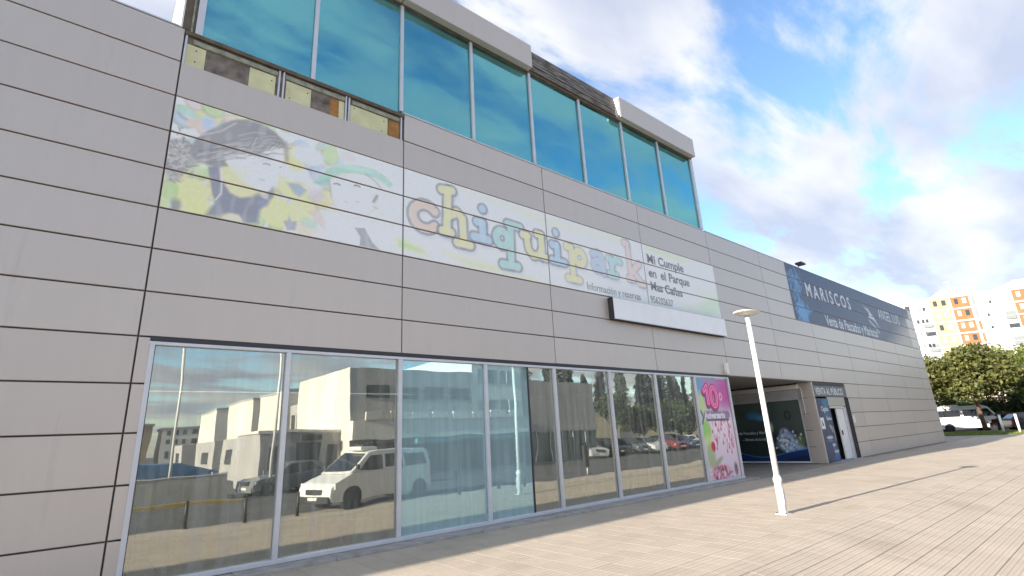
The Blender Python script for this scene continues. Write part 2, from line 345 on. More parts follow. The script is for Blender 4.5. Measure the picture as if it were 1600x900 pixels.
for k, (inv, d, x, y) in enumerate(cells):
    rx = slope if -9.5 < y < -4.5 else 0.0
    dz = rng.uniform(-0.0007, 0.0007); tx = rng.uniform(-0.002, 0.002); ty = rng.uniform(-0.0018, 0.0018)
    if k < 300:
        o = bpy.data.objects.new('paving_tile', tile_me); col.objects.link(o); o.parent = plaza
        o.location = (x, y, zg(y) + dz); o.rotation_euler = (rx + tx, ty, 0)
    else:
        b = len(rest_v)*len(tv); c_, s_ = math.cos(rx + tx), math.sin(rx + tx)
        p = tv.copy(); p[:, 2] += ty * -tv[:, 0]; yy = p[:, 1]*c_ - p[:, 2]*s_; zz = p[:, 1]*s_ + p[:, 2]*c_
        rest_v.append(np.stack([p[:, 0] + x, yy + y, zz + zg(y) + dz], 1)); rest_f += [tuple(i + b for i in f) for f in tf]
me = bpy.data.meshes.new('paving_tiles_beyond'); me.from_pydata(np.concatenate(rest_v).tolist(), [], rest_f); me.update()
tag(obj('paving_tiles_beyond', me, M_rib, plaza), kind='stuff')

# ------------------------------------------------------------------ the clad building
W, RH, TOP = 3.7217, 0.6, 7.8
XE = 38.78
bld = thing('commercial_building', 'long grey panel-clad commercial building with teal glass upper storey', 'building')
# load-bearing shells behind the cladding
bx('wall_core', M_core, bld, -7.42, 0.10, 0.034, 20, -0.05, 7.72)
bx('side_wing', M_panel, bld, -48, -7.46, 0.0, 20, -0.05, 7.80)
bx('wall_core', M_core, bld, 0.10, 14.78, 0.034, 0.30, 3.02, 7.72)
bx('wall_core', M_core, bld, 14.78, 21.08, 0.034, 20, 3.02, 7.72)
bx('wall_core', M_core, bld, 24.50, XE - 0.05, 0.034, 20, -0.05, 7.72)
bx('wall_core', M_core, bld, 21.08, 24.50, 0.30, 20, -0.05, 7.72)
bx('wall_core', M_core, bld, 21.08, 24.50, 0.034, 0.30, 2.86, 7.72)
bx('end_wall', M_panel, bld, XE - 0.05, XE, 0.0, 20, 0.0, 7.8)
bx('roof_slab', M_roof, bld, -7.6, 0.10, 0.0345, 20, 7.72, 7.79)
bx('roof_slab', M_roof, bld, 14.84, XE - 0.05, 0.0345, 20, 7.72, 7.79)
gap = 0.010
panel_cache = {}
def panel(x0, x1, row, rows=1):
    w = round(x1 - x0 - 2*gap, 4); h = RH*rows - 2*gap; key = (w, h)
    if key not in panel_cache: panel_cache[key] = MB().cham(-w/2, w/2, 0, 0.03, -h/2, h/2, 0.005).mesh('cladding_panel')
    o = obj('cladding_panel', panel_cache[key], M_panel, bld, ((x0+x1)/2, rng.uniform(-0.0015, 0.0015), TOP - (row + rows/2)*RH))
    o.rotation_euler = (rng.uniform(-0.0025, 0.0025), 0, rng.uniform(-0.0006, 0.0006)); return o
for c in (-2, -1):
    for r in range(13): panel(c*W, (c+1)*W, r)
for r in range(8, 13): panel(0, 0.145 + 0.02, r)
for c in range(0, 11):
    x0, x1 = c*W, min((c+1)*W, XE)
    for r in range(8):
        if c == 0 and r == 0: continue
        panel(x0, x1, r)
for c in range(6, 11):
    x0, x1 = max(c*W, 24.50), min((c+1)*W, XE)
    for r in range(8, 13): panel(x0, x1, r)
# coping strip on the low parapets
bx('coping', M_alu, bld, -7.6, -0.07, -0.004, 0.12, 7.803, 7.825)
bx('coping', M_alu, bld, 14.86, XE, -0.004, 0.12, 7.803, 7.825)
# --- exposed strip where the first-row panels are missing
bx('exposed_wall', M_block, bld, 0.02, W - 0.02, 0.024, 0.0335, 7.16, 7.74)
for a, b, mt in ((0.04, 0.30, M_yboard), (0.93, 1.33, M_yboard), (1.50, 1.92, M_yboard), (2.42, 2.52, M_yboard), (2.63, 3.38, M_yboard), (2.26, 2.42, M_rust), (3.40, 3.62, M_rust)):
    MB().cham(a, b, 0.010 if mt is M_yboard else 0.016, 0.0236, 7.17, 7.56, 0.004).build('backing_board', mt, bld)
for a, b in ((0.12, 1.36), (1.48, 2.52), (2.66, 3.62)):
    bx('rail', M_green, bld, a, b, -0.01, 0.0235, 7.575, 7.655, 0.004)
for x in (0.025, 1.385, 1.455, 2.545, 2.605, 3.665):
    bx('bracket', M_alu, bld, x - 0.014, x + 0.014, -0.006, 0.034, 7.17, 7.70, 0.003)
for x, z in ((0.17, 7.28), (0.17, 7.48), (1.27, 7.45), (1.86, 7.46), (3.30, 7.46), (3.26, 7.24), (2.70, 7.5), (1.57, 7.24)):
    MB().tube([(x, 0.0105, z), (x, 0.004, z)], 0.011, 8).build('screw', M_dark, bld)
bx('drip_ledge', M_brown, bld, 0.0, W, -0.03, 0.05, 7.70, 7.765)
bx('drip_ledge', M_alu, bld, W, 14.74, -0.006, 0.05, 7.802, 7.83)

# --- upper storey
ux = [0.17, 1.93, 3.66, 5.43, 7.24, 9.07, 10.91, 12.74, 14.68]
for a, b in zip(ux[:-1], ux[1:]):
    o = MB().box(-(b-a)/2, (b-a)/2, -0.005, 0.005, -1.35, 1.35).build('upper_pane', G_up, bld, loc=((a+b)/2, 0.045, 9.15))
    o.rotation_euler = (rng.uniform(-0.003, 0.003), 0, rng.uniform(-0.003, 0.003))
for i, x in enumerate(ux):
    wd = 0.05 if i == 0 else 0.036
    MB().box(x - wd, x + wd, -0.015, 0.036, 7.775 if x < 3.6 else 7.835, 10.44).build('mullion', M_alu, bld, 0.006)
bx('head_frame', M_brown, bld, 0.0, 14.74, -0.03, 0.30, 10.44, 10.52)
bx('corner_trim', M_white, bld, -0.075, -0.05, -0.01, 0.30, 7.80, 11.0)
bx('corner_trim', M_brown, bld, -0.05, 0.06, 0.0, 0.28, 7.80, 11.0)
bx('corner_trim', M_green, bld, 0.06, 0.085, -0.012, 0.28, 7.77, 11.0)
bx('corner_trim', M_brown, bld, 0.085, 0.115, 0.0, 0.28, 7.77, 11.0)
bx('corner_trim', M_alu, bld, 14.72, 14.79, -0.012, 0.10, 7.835, 10.44)
bx('side_wall', M_panel, bld, -0.05, 0.10, 0.30, 14, 7.80, 11.0)
bx('side_wall', M_panel, bld, 14.70, 14.79, 0.10, 14, 7.80, 11.0)
bx('upper_room', M_room, bld, 0.10, 14.70, 5.5, 5.6, 7.80, 10.9)
bx('upper_floor', M_room, bld, 0.10, 14.70, 0.30, 14.0, 7.73, 7.80)
bx('upper_roof', M_roof, bld, -0.05, 14.79, 0.0355, 14, 10.92, 11.0)
bx('parapet_wall', M_weath, bld, 0.0, 14.74, 0.0, 0.30, 10.52, 10.92)
for a, b in ((-0.08, 3.62), (3.635, 7.20), (10.70, 14.72)):
    MB().box(a, b, -0.20, -0.012, 10.46, 11.14).build('parapet_box', M_panel, bld, 0.02)
for k in range(7):     # bare boards where one parapet box is missing
    z0 = 10.53 + k*0.089
    MB().box(7.22 + rng.uniform(0, 0.05), 10.68 - rng.uniform(0, 0.04), -0.035 - rng.uniform(0, 0.02), 0.0, z0, z0 + rng.uniform(0.07, 0.084)).build('parapet_board', M_weath, bld, 0.004)
bx('parapet_ledge', M_brown, bld, 7.20, 10.70, -0.07, 0.0, 10.505, 10.525)
bx('parapet_cap', M_white, bld, 10.655, 10.698, -0.19, -0.0125, 10.50, 11.10)

# --- ground floor glazing
gx = [0.165, 1.86, 3.70, 5.52, 7.37, 9.20, 11.03, 12.90, 14.76]
Z0, Z1 = 0.10, 2.90
px_ = gx[:4] + [6.62] + gx[4:]
bx('pane_divider', M_dark, bld, 6.615, 6.64, 0.03, 0.062, Z0, Z1)
for a, b in zip(px_[:-1], px_[1:]):
    o = MB().box(-(b-a)/2, (b-a)/2, -0.004, 0.004, -(Z1-Z0)/2, (Z1-Z0)/2).build('glass_pane', G_blue if 3.6 < a < 6.0 else G_low, bld, loc=((a+b)/2, 0.055, (Z0+Z1)/2))
    o.rotation_euler = (rng.uniform(-0.0008, 0.0008), 0, rng.uniform(-0.001, 0.001))
for i, x in enumerate(gx):
    wd = 0.035 if i else 0.028
    MB().box(x - wd, x + wd, -0.012, 0.047, Z0, Z1).build('mullion', M_alu, bld, 0.006)
    bx('gasket', M_dark, bld, x + wd + 0.0006, x + wd + 0.010, 0.02, 0.047, Z0, Z1)
bx('head_frame', M_dark, bld, 0.13, 14.80, 0.0, 0.12, 2.945, 3.018)
bx('head_frame', M_alu, bld, 0.13, 14.80, -0.004, 0.10, 2.90, 2.943, 0.004)
bx('bottom_rail', M_alu, bld, 0.13, 14.80, -0.03, 0.09, 0.045, 0.10, 0.006)
for i in range(12):
    a = 0.10 + i*1.245; b = a + 1.24
    MB().box(a, min(b, 15.02), -0.335 + rng.uniform(-.006, .006), 0.10, -0.03, 0.040 + rng.uniform(-.004, .004)).build('sill_stone', M_conc, bld, 0.012)
# room behind the glass
bx('room_floor', M_roomf, bld, 0.10, 14.80, 0.101, 7.0, -0.03, 0.03)
bx('room_back_wall', M_room, bld, 0.10, 14.80, 7.0, 7.1, 0.03, 3.0)
bx('room_ceiling', M_room, bld, 0.10, 14.78, 0.31, 7.0, 3.02, 3.10)
bx('room_side_wall', M_room, bld, 14.80, 14.90, 0.10, 7.0, 0.03, 3.0)

# --- passage with the fishmonger's side window
PX = 21.08
bx('soffit', M_soffit, bld, 14.905, PX - 0.002, 0.036, 7.0, 2.985, 3.018)
bx('passage_back_wall', M_soffit, bld, 14.905, PX, 7.0, 7.1, -0.02, 3.018)
for r in range(8, 13):
    z1 = 2.975 if r == 8 else TOP - r*RH - gap; z0 = TOP - (r+1)*RH + gap
    MB().box(PX - 0.03, PX - 0.001, 0.004, 0.54, z0, z1).build('reveal_panel', M_panel, bld, 0.005)
bx('corner_post', M_panel, bld, PX - 0.001, PX + 0.05, 0.0, 0.30, 0.0, 2.98)
bx('shop_wall', M_soffit, bld, PX + 0.02, PX + 0.10, 0.54, 7.0, 0.0, 3.0)
def paint_shop(X, Z):       # X = -y  (runs -4.6 .. -0.56)
    k = Ink(X, Z, (34, 44, 44)); n = k.noise(3.0, 1.0, 5)
    k.over(np.clip((Z-1.0)/1.2, 0, 1), (66, 78, 74), 0.8); k.over(np.clip(n, 0, 1), (74, 84, 78), 0.45)
    k.ell(-2.45, 1.85, 0.28, 0.14, (50, 110, 150), 0.8, 0.5); k.ell(-2.2, 1.75, 0.15, 0.1, (70, 140, 180), 0.6, 0.5)
    for cx, cz, rx, rz in ((-1.30, 0.95, 0.30, 0.20), (-1.25, 0.72, 0.42, 0.22), (-1.35, 1.15, 0.18, 0.16), (-1.1, 0.55, 0.40, 0.15)):
        k.ell(cx, cz, rx, rz, (150, 165, 190), 0.75, 0.35)
    r = np.random.RandomState(3)
    for _ in range(60): k.ell(-1.25 + r.normal()*0.25, 0.8 + r.normal()*0.22, 0.045, 0.03, (215, 222, 235) if r.rand() < .6 else (50, 60, 95), 0.8, 0.5, r.rand()*3)
    k.ell(-0.80, 0.85, 0.18, 0.2, (92, 100, 50), 0.7, 0.5); k.ell(-1.12, 1.80, 0.12, 0.17, (26, 30, 34), 0.9, 0.3); k.ell(-1.12, 1.80, 0.07, 0.11, (70, 76, 74), 0.8, 0.3)
    for x in (-1.95, -1.80): k.ell(x, 1.38, 0.04, 0.16, (200, 200, 180), 0.6, 0.6)
    wave = 0.38 + 0.16*np.cos((X + 0.55)*1.75)
    k.over((wave - Z)/0.03, (10, 42, 92)); k.over(1 - np.abs(Z - wave - 0.02)/0.03, (60, 120, 170), 0.8); k.over((wave - 0.18 - Z)/0.1, (8, 22, 48), 0.8)
    return np.clip(k.c*1.7 + .012, 0, .9)
win = sheet('shop_window', M_gloss_print, bld, -4.6, -0.60, 0.09, 2.36, paint_shop, 0.02, 'x', PX - 0.010)
M_txt = mat('white_lettering', (0.62, 0.64, 0.65), rough=0.5)
text('lettering', 'Venta de Pescados y Mariscos', 0.17, M_txt, win, (PX - 0.014, 3.55, 1.13), -math.pi/2, 0.82, 0.003)
text('lettering', '-- Directo de la lonja --', 0.15, M_txt, win, (PX - 0.014, 3.10, 0.88), -math.pi/2, 0.82, 0.003)
bx('shop_window_frame', M_white, bld, PX - 0.03, PX + 0.018, 0.545, 4.65, 0.02, 0.085, 0.004)
bx('shop_window_frame', M_alu, bld, PX - 0.025, PX + 0.018, 0.545, 0.598, 0.09, 2.36, 0.004)
shut = bx('roller_shutter', M_alu, bld, PX - 0.03, PX + 0.018, 0.56, 4.65, 2.362, 2.43, 0.006)
for k in range(7): MB().box(PX - 0.022 - 0.006*(k % 2), PX + 0.016, 0.56, 4.65, 2.432 + k*0.046, 2.476 + k*0.046).build('shutter_slat', M_conc if 0 else M_alu, shut, 0.008)
bx('shutter_housing', M_white, bld, PX - 0.16, PX + 0.018, 0.50, 4.65, 2.765, 2.93, 0.02)
MB().tube([(PX - 0.05, 0.56, 2.86), (PX - 0.05, 0.44, 2.82), (PX - 0.05, 0.42, 2.70), (PX - 0.05, 0.42, 1.75)], 0.017, 8).build('drain_pipe', M_white, bld)
# --- doorway with public sale posters
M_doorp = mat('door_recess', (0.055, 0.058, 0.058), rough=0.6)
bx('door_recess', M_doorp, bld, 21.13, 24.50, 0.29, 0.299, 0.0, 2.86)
bx('door_surround', M_panel, bld, 24.10, 24.498, 0.012, 0.28, 0.0, 2.30)
bx('white_door', M_white, bld, 23.14, 23.86, 0.06, 0.11, 0.03, 1.98, 0.006)
bx('door_handle', M_dark, bld, 23.24, 23.27, 0.02, 0.06, 0.95, 1.12, 0.004)
bx('door_frame', M_alu, bld, 23.88, 24.09, 0.01, 0.14, 0.0, 2.02, 0.006)
bx('door_frame', M_alu, bld, 22.36, 23.88, 0.01, 0.10, 1.985, 2.06, 0.006)
bx('transom_panel', mat('cream_panel', (0.46, 0.44, 0.36), rough=0.6), bld, 22.30, 24.12, 0.0, 0.05, 2.07, 2.42, 0.01)
gate = bx('folding_gate', M_dark, bld, 24.14, 24.18, -0.045, 0.008, 0.02, 2.40)
for x in (24.26, 24.40): bx('gate_post', M_dark, gate, x, x + 0.03, -0.045, 0.008, 0.02, 2.40)
for k in range(9):
    z = 0.15 + k*0.25; MB().tube([(24.16, -0.02, z), (24.42, -0.02, z + 0.16)], 0.010, 6).build('gate_bar', M_dark, gate)
bx('door_ramp', M_conc, bld, 21.4, 24.5, -0.42, 0.28, -0.03, 0.018, 0.01)

# ------------------------------------------------------------------ printed signs on the building
LOGO = [  # letter strokes (x, z), colour
 ((225,199,180), [[(4.19+.27*math.cos(a), 5.69+.25*math.sin(a)) for a in np.linspace(R_(38), R_(322), 14)]]),
 ((226,219,165), [[(4.72,6.40),(4.68,5.50)], [(4.57,6.38),(4.82,6.42)], [(4.73,5.84),(4.92,5.97),(5.06,5.86),(5.08,5.33)], [(4.92,5.31),(5.24,5.31)], [(4.58,5.49),(4.78,5.49)]]),
 ((178,203,220), [[(5.57,5.88),(5.57,5.53)], [(5.43,5.88),(5.57,5.88)], [(5.34,5.53),(5.72,5.53)], [(5.58,6.21),(5.59,6.215)]]),
 ((172,212,203), [[(6.09+.17*math.cos(a), 5.65+.17*math.sin(a)) for a in np.linspace(0, 6.28, 16)], [(6.34,5.96),(6.31,5.09)], [(6.26,6.03),(6.62,6.02)], [(6.07,5.06),(6.50,5.07)]]),
 ((226,219,165), [[(6.80,5.86),(6.84,5.55),(6.98,5.42),(7.16,5.46),(7.25,5.62)], [(7.25,5.97),(7.26,5.44)], [(6.69,5.87),(6.84,5.87)], [(7.12,5.98),(7.27,5.98)], [(7.26,5.44),(7.38,5.44)]]),
 ((178,203,220), [[(7.75,5.82),(7.75,5.43)], [(7.60,5.82),(7.75,5.82)], [(7.57,5.43),(7.98,5.43)], [(7.745,6.15),(7.755,6.155)]]),
 ((226,219,165), [[(8.24,5.87),(8.25,5.08)], [(8.08,5.87),(8.24,5.87)], [(8.52+.17*math.cos(a), 5.66+.17*math.sin(a)) for a in np.linspace(0, 6.28, 16)], [(8.06,5.07),(8.46,5.07)]]),
 ((184,198,216), [[(9.17+.15*math.cos(a), 5.58+.13*math.sin(a)) for a in np.linspace(0, 6.28, 16)], [(9.02,5.86),(9.22,5.93),(9.36,5.82),(9.38,5.42),(9.47,5.42)]]),
 ((176,210,206), [[(9.74,5.85),(9.74,5.42)], [(9.60,5.42),(9.90,5.42)], [(9.62,5.85),(9.74,5.85)], [(9.74,5.70),(9.92,5.88),(10.10,5.84)]]),
 ((232,200,192), [[(10.50,6.44),(10.50,5.44)], [(10.36,6.44),(10.50,6.44)], [(10.54,5.62),(10.94,5.93)], [(10.62,5.68),(10.98,5.36)], [(10.40,5.43),(10.62,5.43)], [(10.84,5.36),(11.08,5.36)]])]
# outlines of the printed photograph of two children (metres on the wall)
HAIR = [(0.32, 5.99), (0.45, 6.16), (0.62, 6.35), (0.78, 6.49), (0.98, 6.58), (1.19, 6.57), (1.37, 6.51), (1.49, 6.42), (1.57, 6.32), (1.48, 6.24), (1.37, 6.23), (1.27, 6.1), (1.17, 6.01), (0.99, 5.96), (0.86, 5.92), (0.71, 5.9), (0.71, 5.77), (0.78, 5.68), (0.63, 5.61), (0.52, 5.61), (0.37, 5.63), (0.25, 5.73)]
LOCK = [(1.49, 6.42), (1.6, 6.38), (1.64, 6.02), (1.58, 6.05), (1.54, 6.25)]
BRAID = [(-0.01, 5.87), (0.21, 5.95), (0.36, 5.76), (0.45, 5.63), (0.33, 5.54), (0.23, 5.47), (0.2, 5.27), (0.04, 5.22), (0.01, 5.42), (0.02, 5.6)]
FACE = [(0.71, 5.89), (0.91, 5.96), (1.17, 6.01), (1.33, 6.21), (1.52, 6.23), (1.56, 6.0), (1.53, 5.8), (1.5, 5.64), (1.45, 5.49), (1.33, 5.41), (1.16, 5.42), (1.03, 5.48), (0.86, 5.61), (0.75, 5.74)]
NECK = [(0.68, 5.68), (0.87, 5.6), (1.03, 5.48), (1.16, 5.42), (1.21, 5.36), (1.09, 5.25), (0.94, 5.21), (0.8, 5.26), (0.73, 5.41), (0.69, 5.54)]
STRAP = [(0.52, 5.58), (0.66, 5.65), (0.7, 5.4), (0.75, 5.23), (0.69, 5.05), (0.62, 5.15), (0.57, 5.36)]
VEST = [(0.73, 5.36), (0.82, 5.24), (0.98, 5.2), (1.13, 5.26), (1.23, 5.36), (1.29, 5.28), (1.38, 5.28), (1.41, 5.5), (1.44, 5.52), (1.44, 5.37), (1.38, 5.2), (1.27, 5.08), (1.27, 4.85), (1.05, 4.81), (0.98, 4.94), (0.85, 4.93), (0.75, 4.84), (0.55, 4.8), (0.61, 4.94), (0.69, 5.05), (0.73, 5.2)]
CAP = [(2.04, 5.78), (2.19, 5.97), (2.3, 6.14), (2.55, 6.28), (2.86, 6.36), (3.14, 6.37), (3.34, 6.3), (3.51, 6.17), (3.43, 6.07), (3.31, 6.16), (3.11, 6.2), (2.76, 6.18), (2.51, 6.09), (2.36, 5.98), (2.24, 5.88)]
BRIM = [(2.04, 5.78), (2.29, 5.93), (2.33, 5.88), (2.13, 5.76)]
FACE2 = [(2.33, 5.9), (2.53, 6.08), (2.98, 6.17), (3.21, 6.03), (3.21, 5.8), (3.16, 5.58), (3.0, 5.41), (2.74, 5.29), (2.51, 5.34), (2.38, 5.57)]
TIE = [(2.79, 5.14), (2.98, 5.17), (3.12, 4.94), (3.28, 4.81), (2.89, 4.82), (2.9, 4.98)]
BLUE = [(1.63, 5.66), (1.83, 5.69), (1.96, 5.61), (1.84, 5.45), (1.75, 5.5)]
STAR = [(1.63, 4.98), (1.69, 5.01), (1.7, 5.1), (1.75, 5.01), (1.83, 5.02), (1.82, 4.86), (1.69, 4.84)]
STRIPE = [(1.98, 5.24), (2.18, 5.31), (2.27, 5.17), (2.31, 4.93), (2.14, 5.09)]
def paint_banner(X, Z):
    k = Ink(X, Z, (231, 229, 221)); n = k.noise(2.2, 1.0, 2); n2 = k.noise(9.0, 1.0, 4, 0.5)
    left = np.clip((3.3 - X)/1.2, 0, 1)
    # coloured play balls, washed out, each with a lit and a shaded side
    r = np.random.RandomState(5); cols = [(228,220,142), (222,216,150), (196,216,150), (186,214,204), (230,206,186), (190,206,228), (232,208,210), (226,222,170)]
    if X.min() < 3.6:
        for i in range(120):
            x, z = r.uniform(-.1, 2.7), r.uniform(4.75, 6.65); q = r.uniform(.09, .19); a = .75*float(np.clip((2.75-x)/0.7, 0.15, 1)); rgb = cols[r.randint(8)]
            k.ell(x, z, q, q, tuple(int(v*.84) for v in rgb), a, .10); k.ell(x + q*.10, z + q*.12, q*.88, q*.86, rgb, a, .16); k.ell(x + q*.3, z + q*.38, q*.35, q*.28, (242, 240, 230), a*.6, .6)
        k.ell(0.16, 6.38, .20, .07, (170,208,186), .8, .4, -.3); k.ell(0.28, 6.22, .13, .08, (232,196,172), .8, .4); k.ell(0.45, 6.30, .09, .13, (170,194,228), .8, .4); k.stroke([(0.06, 6.33), (0.12, 6.27), (0.17, 6.26)], .018, (120,140,120), .7, .04)
        k.ell(0.36, 5.15, .21, .20, (228,220,150), .97, .08); k.ell(0.40, 4.92, .24, .17, (230,221,146), .97, .08); k.ell(0.09, 5.09, .12, .16, (182,208,132), .97, .10); k.ell(0.19, 4.88, .07, .10, (112,118,130), .85, .4); k.ell(0.05, 4.86, .09, .08, (196,212,150), .9, .2)
        k.ell(1.52, 5.12, .25, .26, (228,222,152), .95, .08); k.ell(1.90, 5.22, .22, .26, (230,224,158), .9, .1); k.ell(1.70, 5.56, .16, .15, (229,221,150), .95, .1); k.ell(1.75, 6.02, .14, .12, (230,220,150), .8, .2); k.ell(1.96, 4.92, .15, .11, (233,212,184), .9, .15); k.ell(1.95, 6.25, .26, .17, (222,226,236), .85, .2); k.ell(2.32, 6.40, .13, .16, (200,220,160), .8, .2); k.ell(2.62, 6.46, .16, .10, (240,208,210), .8, .3)
        hair, hair2, hi = (132,128,136), (100,98,112), (190,184,180)
        # child in profile: dark hair, braid, dark vest
        k.poly(BRAID, (160,154,156), .85, .06)
        for i in range(150):
            a, b = 0.12 + r.normal()*.10, 5.62 + r.normal()*.16; k.stroke([(a, b), (a + .05*r.normal(), b + .04*r.normal())], .012, hair2 if r.rand() < .5 else hi, .7, .02)
        k.poly(FACE, (233,229,229), 1, .03); k.poly(NECK, (230,218,160), .9, .05); k.ell(.95, 5.62, .12, .09, (234,220,176), .6, .5, -.6)
        k.poly(STRAP, (112,115,138), .95, .03); k.poly(VEST, (114,117,140), .95, .07); k.stroke([(.72,5.34),(.82,5.2),(.98,5.15),(1.15,5.2),(1.30,5.26),(1.40,5.38)], .05, (114,117,140), .95, .05); k.poly([(.70,5.16),(1.30,5.18),(1.22,4.95),(.64,4.92)], (114,117,140), .95, .06); k.ell(0.92, 4.82, .13, .10, (230,212,190), .9, .1); k.stroke([(.69,5.60),(.72,5.36),(.73,5.22),(.67,5.09)], .008, (226,226,230), .9, .012); k.ell(1.3, 5.2, .07, .05, (126,140,186), .6, .5); k.ell(1.33, 5.33, .05, .05, (205,200,205), .8, .3)
        k.poly(HAIR, hair, .97, .04); k.poly(LOCK, (156,150,156), .8, .05); k.ell(1.25, 6.38, .26, .13, (112,110,126), .6, .5, -.2); k.ell(.55, 5.85, .16, .12, (112,110,126), .6, .5)
        for i in range(90):
            t = r.rand(); x0 = .34 + t*.95; z0 = 5.75 + .42*t + r.normal()*.09; ln = .14 + .22*r.rand(); k.stroke([(x0, z0), (x0 + ln*.65, z0 + ln*.42), (x0 + ln*1.1, z0 + ln*.5)], .006 + .006*r.rand(), hair2 if r.rand() < .5 else hi, .5, .015)
        k.stroke([(.40, 6.08), (.62, 6.22), (.82, 6.45)], .010, (206,198,186), .8, .02)
        for i in range(22):
            a = r.rand(); k.stroke([(1.02 + .5*a, 6.30), (.98 + .42*a, 6.08 + .10*a)], .007, hi if r.rand() < .6 else hair2, .6, .015)
        k.stroke([(1.26,5.875),(1.31,5.895),(1.36,5.885)], .010, (88,84,94), .95, .012); k.stroke([(1.24,5.94),(1.39,5.99)], .008, (170,164,166), .8, .015); k.stroke([(1.50,5.88),(1.53,5.80),(1.48,5.75)], .006, (196,186,186), .8, .015); k.stroke([(1.23,5.595),(1.30,5.59)], .009, (176,150,152), .85, .015); k.ell(1.52, 5.90, .02, .012, (120,116,124), .8, .4)
        # child with a pale green cap, white shirt and grey tie
        k.ell(2.75, 5.02, .62, .34, (234,235,236), .95, .25); k.poly(FACE2, (236,235,232), 1, .04); k.poly(CAP, (160,208,190), .95, .03); k.ell(2.75, 6.27, .34, .05, (196,226,212), .7, .5, .12); k.stroke(FACE2[4:] + FACE2[:1], .012, (196,190,184), .7, .03); k.ell(3.02, 5.75, .12, .22, (222,216,210), .6, .6); k.ell(2.62, 5.50, .2, .08, (226,214,208), .5, .6); k.poly(BRIM, (140,190,180), .8, .03)
        for i in range(40):
            a = r.rand(); k.stroke([(2.5 + a*.6, 6.12 + .06*r.normal()*.4), (2.42 + a*.7, 6.02 + .05*r.normal())], .006, (214,208,196), .5, .015)
        for e in ([(2.40,5.865),(2.45,5.88),(2.50,5.87)], [(2.76,5.935),(2.81,5.95),(2.86,5.94)]): k.stroke(e, .016, (92,90,98), .95, .014)
        k.stroke([(2.59,5.59),(2.64,5.575)], .010, (160,154,156), .8, .016); k.stroke([(2.79,5.625),(2.85,5.64)], .010, (160,152,154), .8, .016); k.stroke([(2.30,5.90),(2.33,5.77),(2.36,5.59)], .012, (172,164,156), .7, .03); k.stroke([(2.97,6.22),(3.14,6.14),(3.27,6.02)], .016, (150,144,142), .7, .03); k.stroke([(3.19,5.85),(3.13,5.72)], .030, (110,106,108), .8, .03); k.stroke([(3.12,5.62),(3.21,5.60)], .014, (160,156,154), .7, .03)
        k.poly(TIE, (140,142,150), .9, .03); k.stroke([(2.93,5.12),(3.0,4.95),(3.12,4.84)], .008, (180,182,188), .7, .015)
        k.poly(BLUE, (140,164,190), .85, .05); k.poly(STAR, (136,140,162), .9, .04); k.poly(STRIPE, (228,190,194), .75, .05); k.ell(2.02, 5.04, .15, .10, (176,208,200), .7, .3); k.ell(2.12, 5.56, .12, .14, (206,190,206), .7, .4)
    k.over((X < 3.6)*1.0, (228, 226, 220), .24)
    # washed green brush marks
    k.poly([(3.62,5.12),(4.15,5.02),(4.25,4.90),(3.62,4.94)], (192,214,146), .8, .12); k.poly([(4.6,5.05),(6.0,4.98),(7.6,4.80),(5.2,4.84)], (214,226,180), .8, .15); k.poly([(5.0,6.55),(8.2,6.46),(10.2,6.56),(10.2,6.40),(7.4,6.28)], (216,226,200), .7, .15); k.poly([(11.3,6.58),(14.0,6.52),(13.2,6.38),(11.3,6.42)], (208,222,186), .8, .12); k.poly([(12.7,4.95),(13.6,5.05),(15.1,5.75),(15.1,4.95),(14.2,4.80)], (203,221,196), .85, .25); k.ell(14.1, 5.55, .5, .18, (222,210,204), .4, .6)
    k.over((X > 3.5)*np.clip(n2, 0, 1), (216, 218, 218), 0.3)
    # logo: lilac drop, grey outline, pastel fill
    for rgb, strokes in LOGO:
        for s in strokes: k.stroke([(x+.05, z-.07) for x, z in s], .15, (206,206,214), .6, .05)
    for rgb, strokes in LOGO:
        fade = 1.0 if strokes[0][0][0] < 8 else 0.62
        for s in strokes: k.stroke(s, .142 if strokes[0][0][0] < 8 else .135, (148,149,158), .80*fade, .025)
        for s in strokes: k.stroke(s, .088, tuple(int(v*.72 + 222*.28) for v in rgb), .92, .02)
    k.over(np.clip(n2 - .2, 0, 1), (222, 222, 216), 0.2)
    return np.clip(k.c*1.28 - 0.03, 0, .90)
ban = thing('advertising_banner', 'faded white advertising banner with two children and pastel slab lettering', 'banner', (0, 0, 4.8))
bc = [0, W, 2*W, 3*W, 15.0]
for r in (2, 3, 4):
    for a, b in zip(bc[:-1], bc[1:]):
        z1 = TOP - r*RH - gap - .004; z0 = TOP - (r+1)*RH + gap + .004
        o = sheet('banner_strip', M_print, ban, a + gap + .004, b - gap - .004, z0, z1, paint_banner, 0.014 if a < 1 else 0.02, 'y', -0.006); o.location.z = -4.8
M_btxt = mat('faded_dark_lettering', (0.30, 0.31, 0.335), rough=0.6, var=0.4, vscale=5, coords='World')
M_btxt2 = mat('faded_grey_lettering', (0.40, 0.41, 0.40), rough=0.6, var=0.3, vscale=5, coords='World')
for s, x, z, sz, sx, mt, bo in (('Mi Cumple', 11.33, 6.06, .37, 1.12, M_btxt, .010), ('en', 11.33, 5.64, .36, 1.08, M_btxt, .010), ('el', 11.90, 5.64, .36, 1.08, M_btxt, .010), ('Parque', 12.30, 5.64, .36, 1.08, M_btxt, .010), ('Mas Cañas', 11.34, 5.25, .36, 1.02, M_btxt, .010), ('Información y reservas', 8.68, 4.88, .27, 0.86, M_btxt2, .002), ('956203637', 11.26, 4.88, .28, 0.86, M_btxt2, .006)):
    text('lettering', s, sz, mt, ban, (x, -0.0085, z - 4.8), 0, sx, bo)
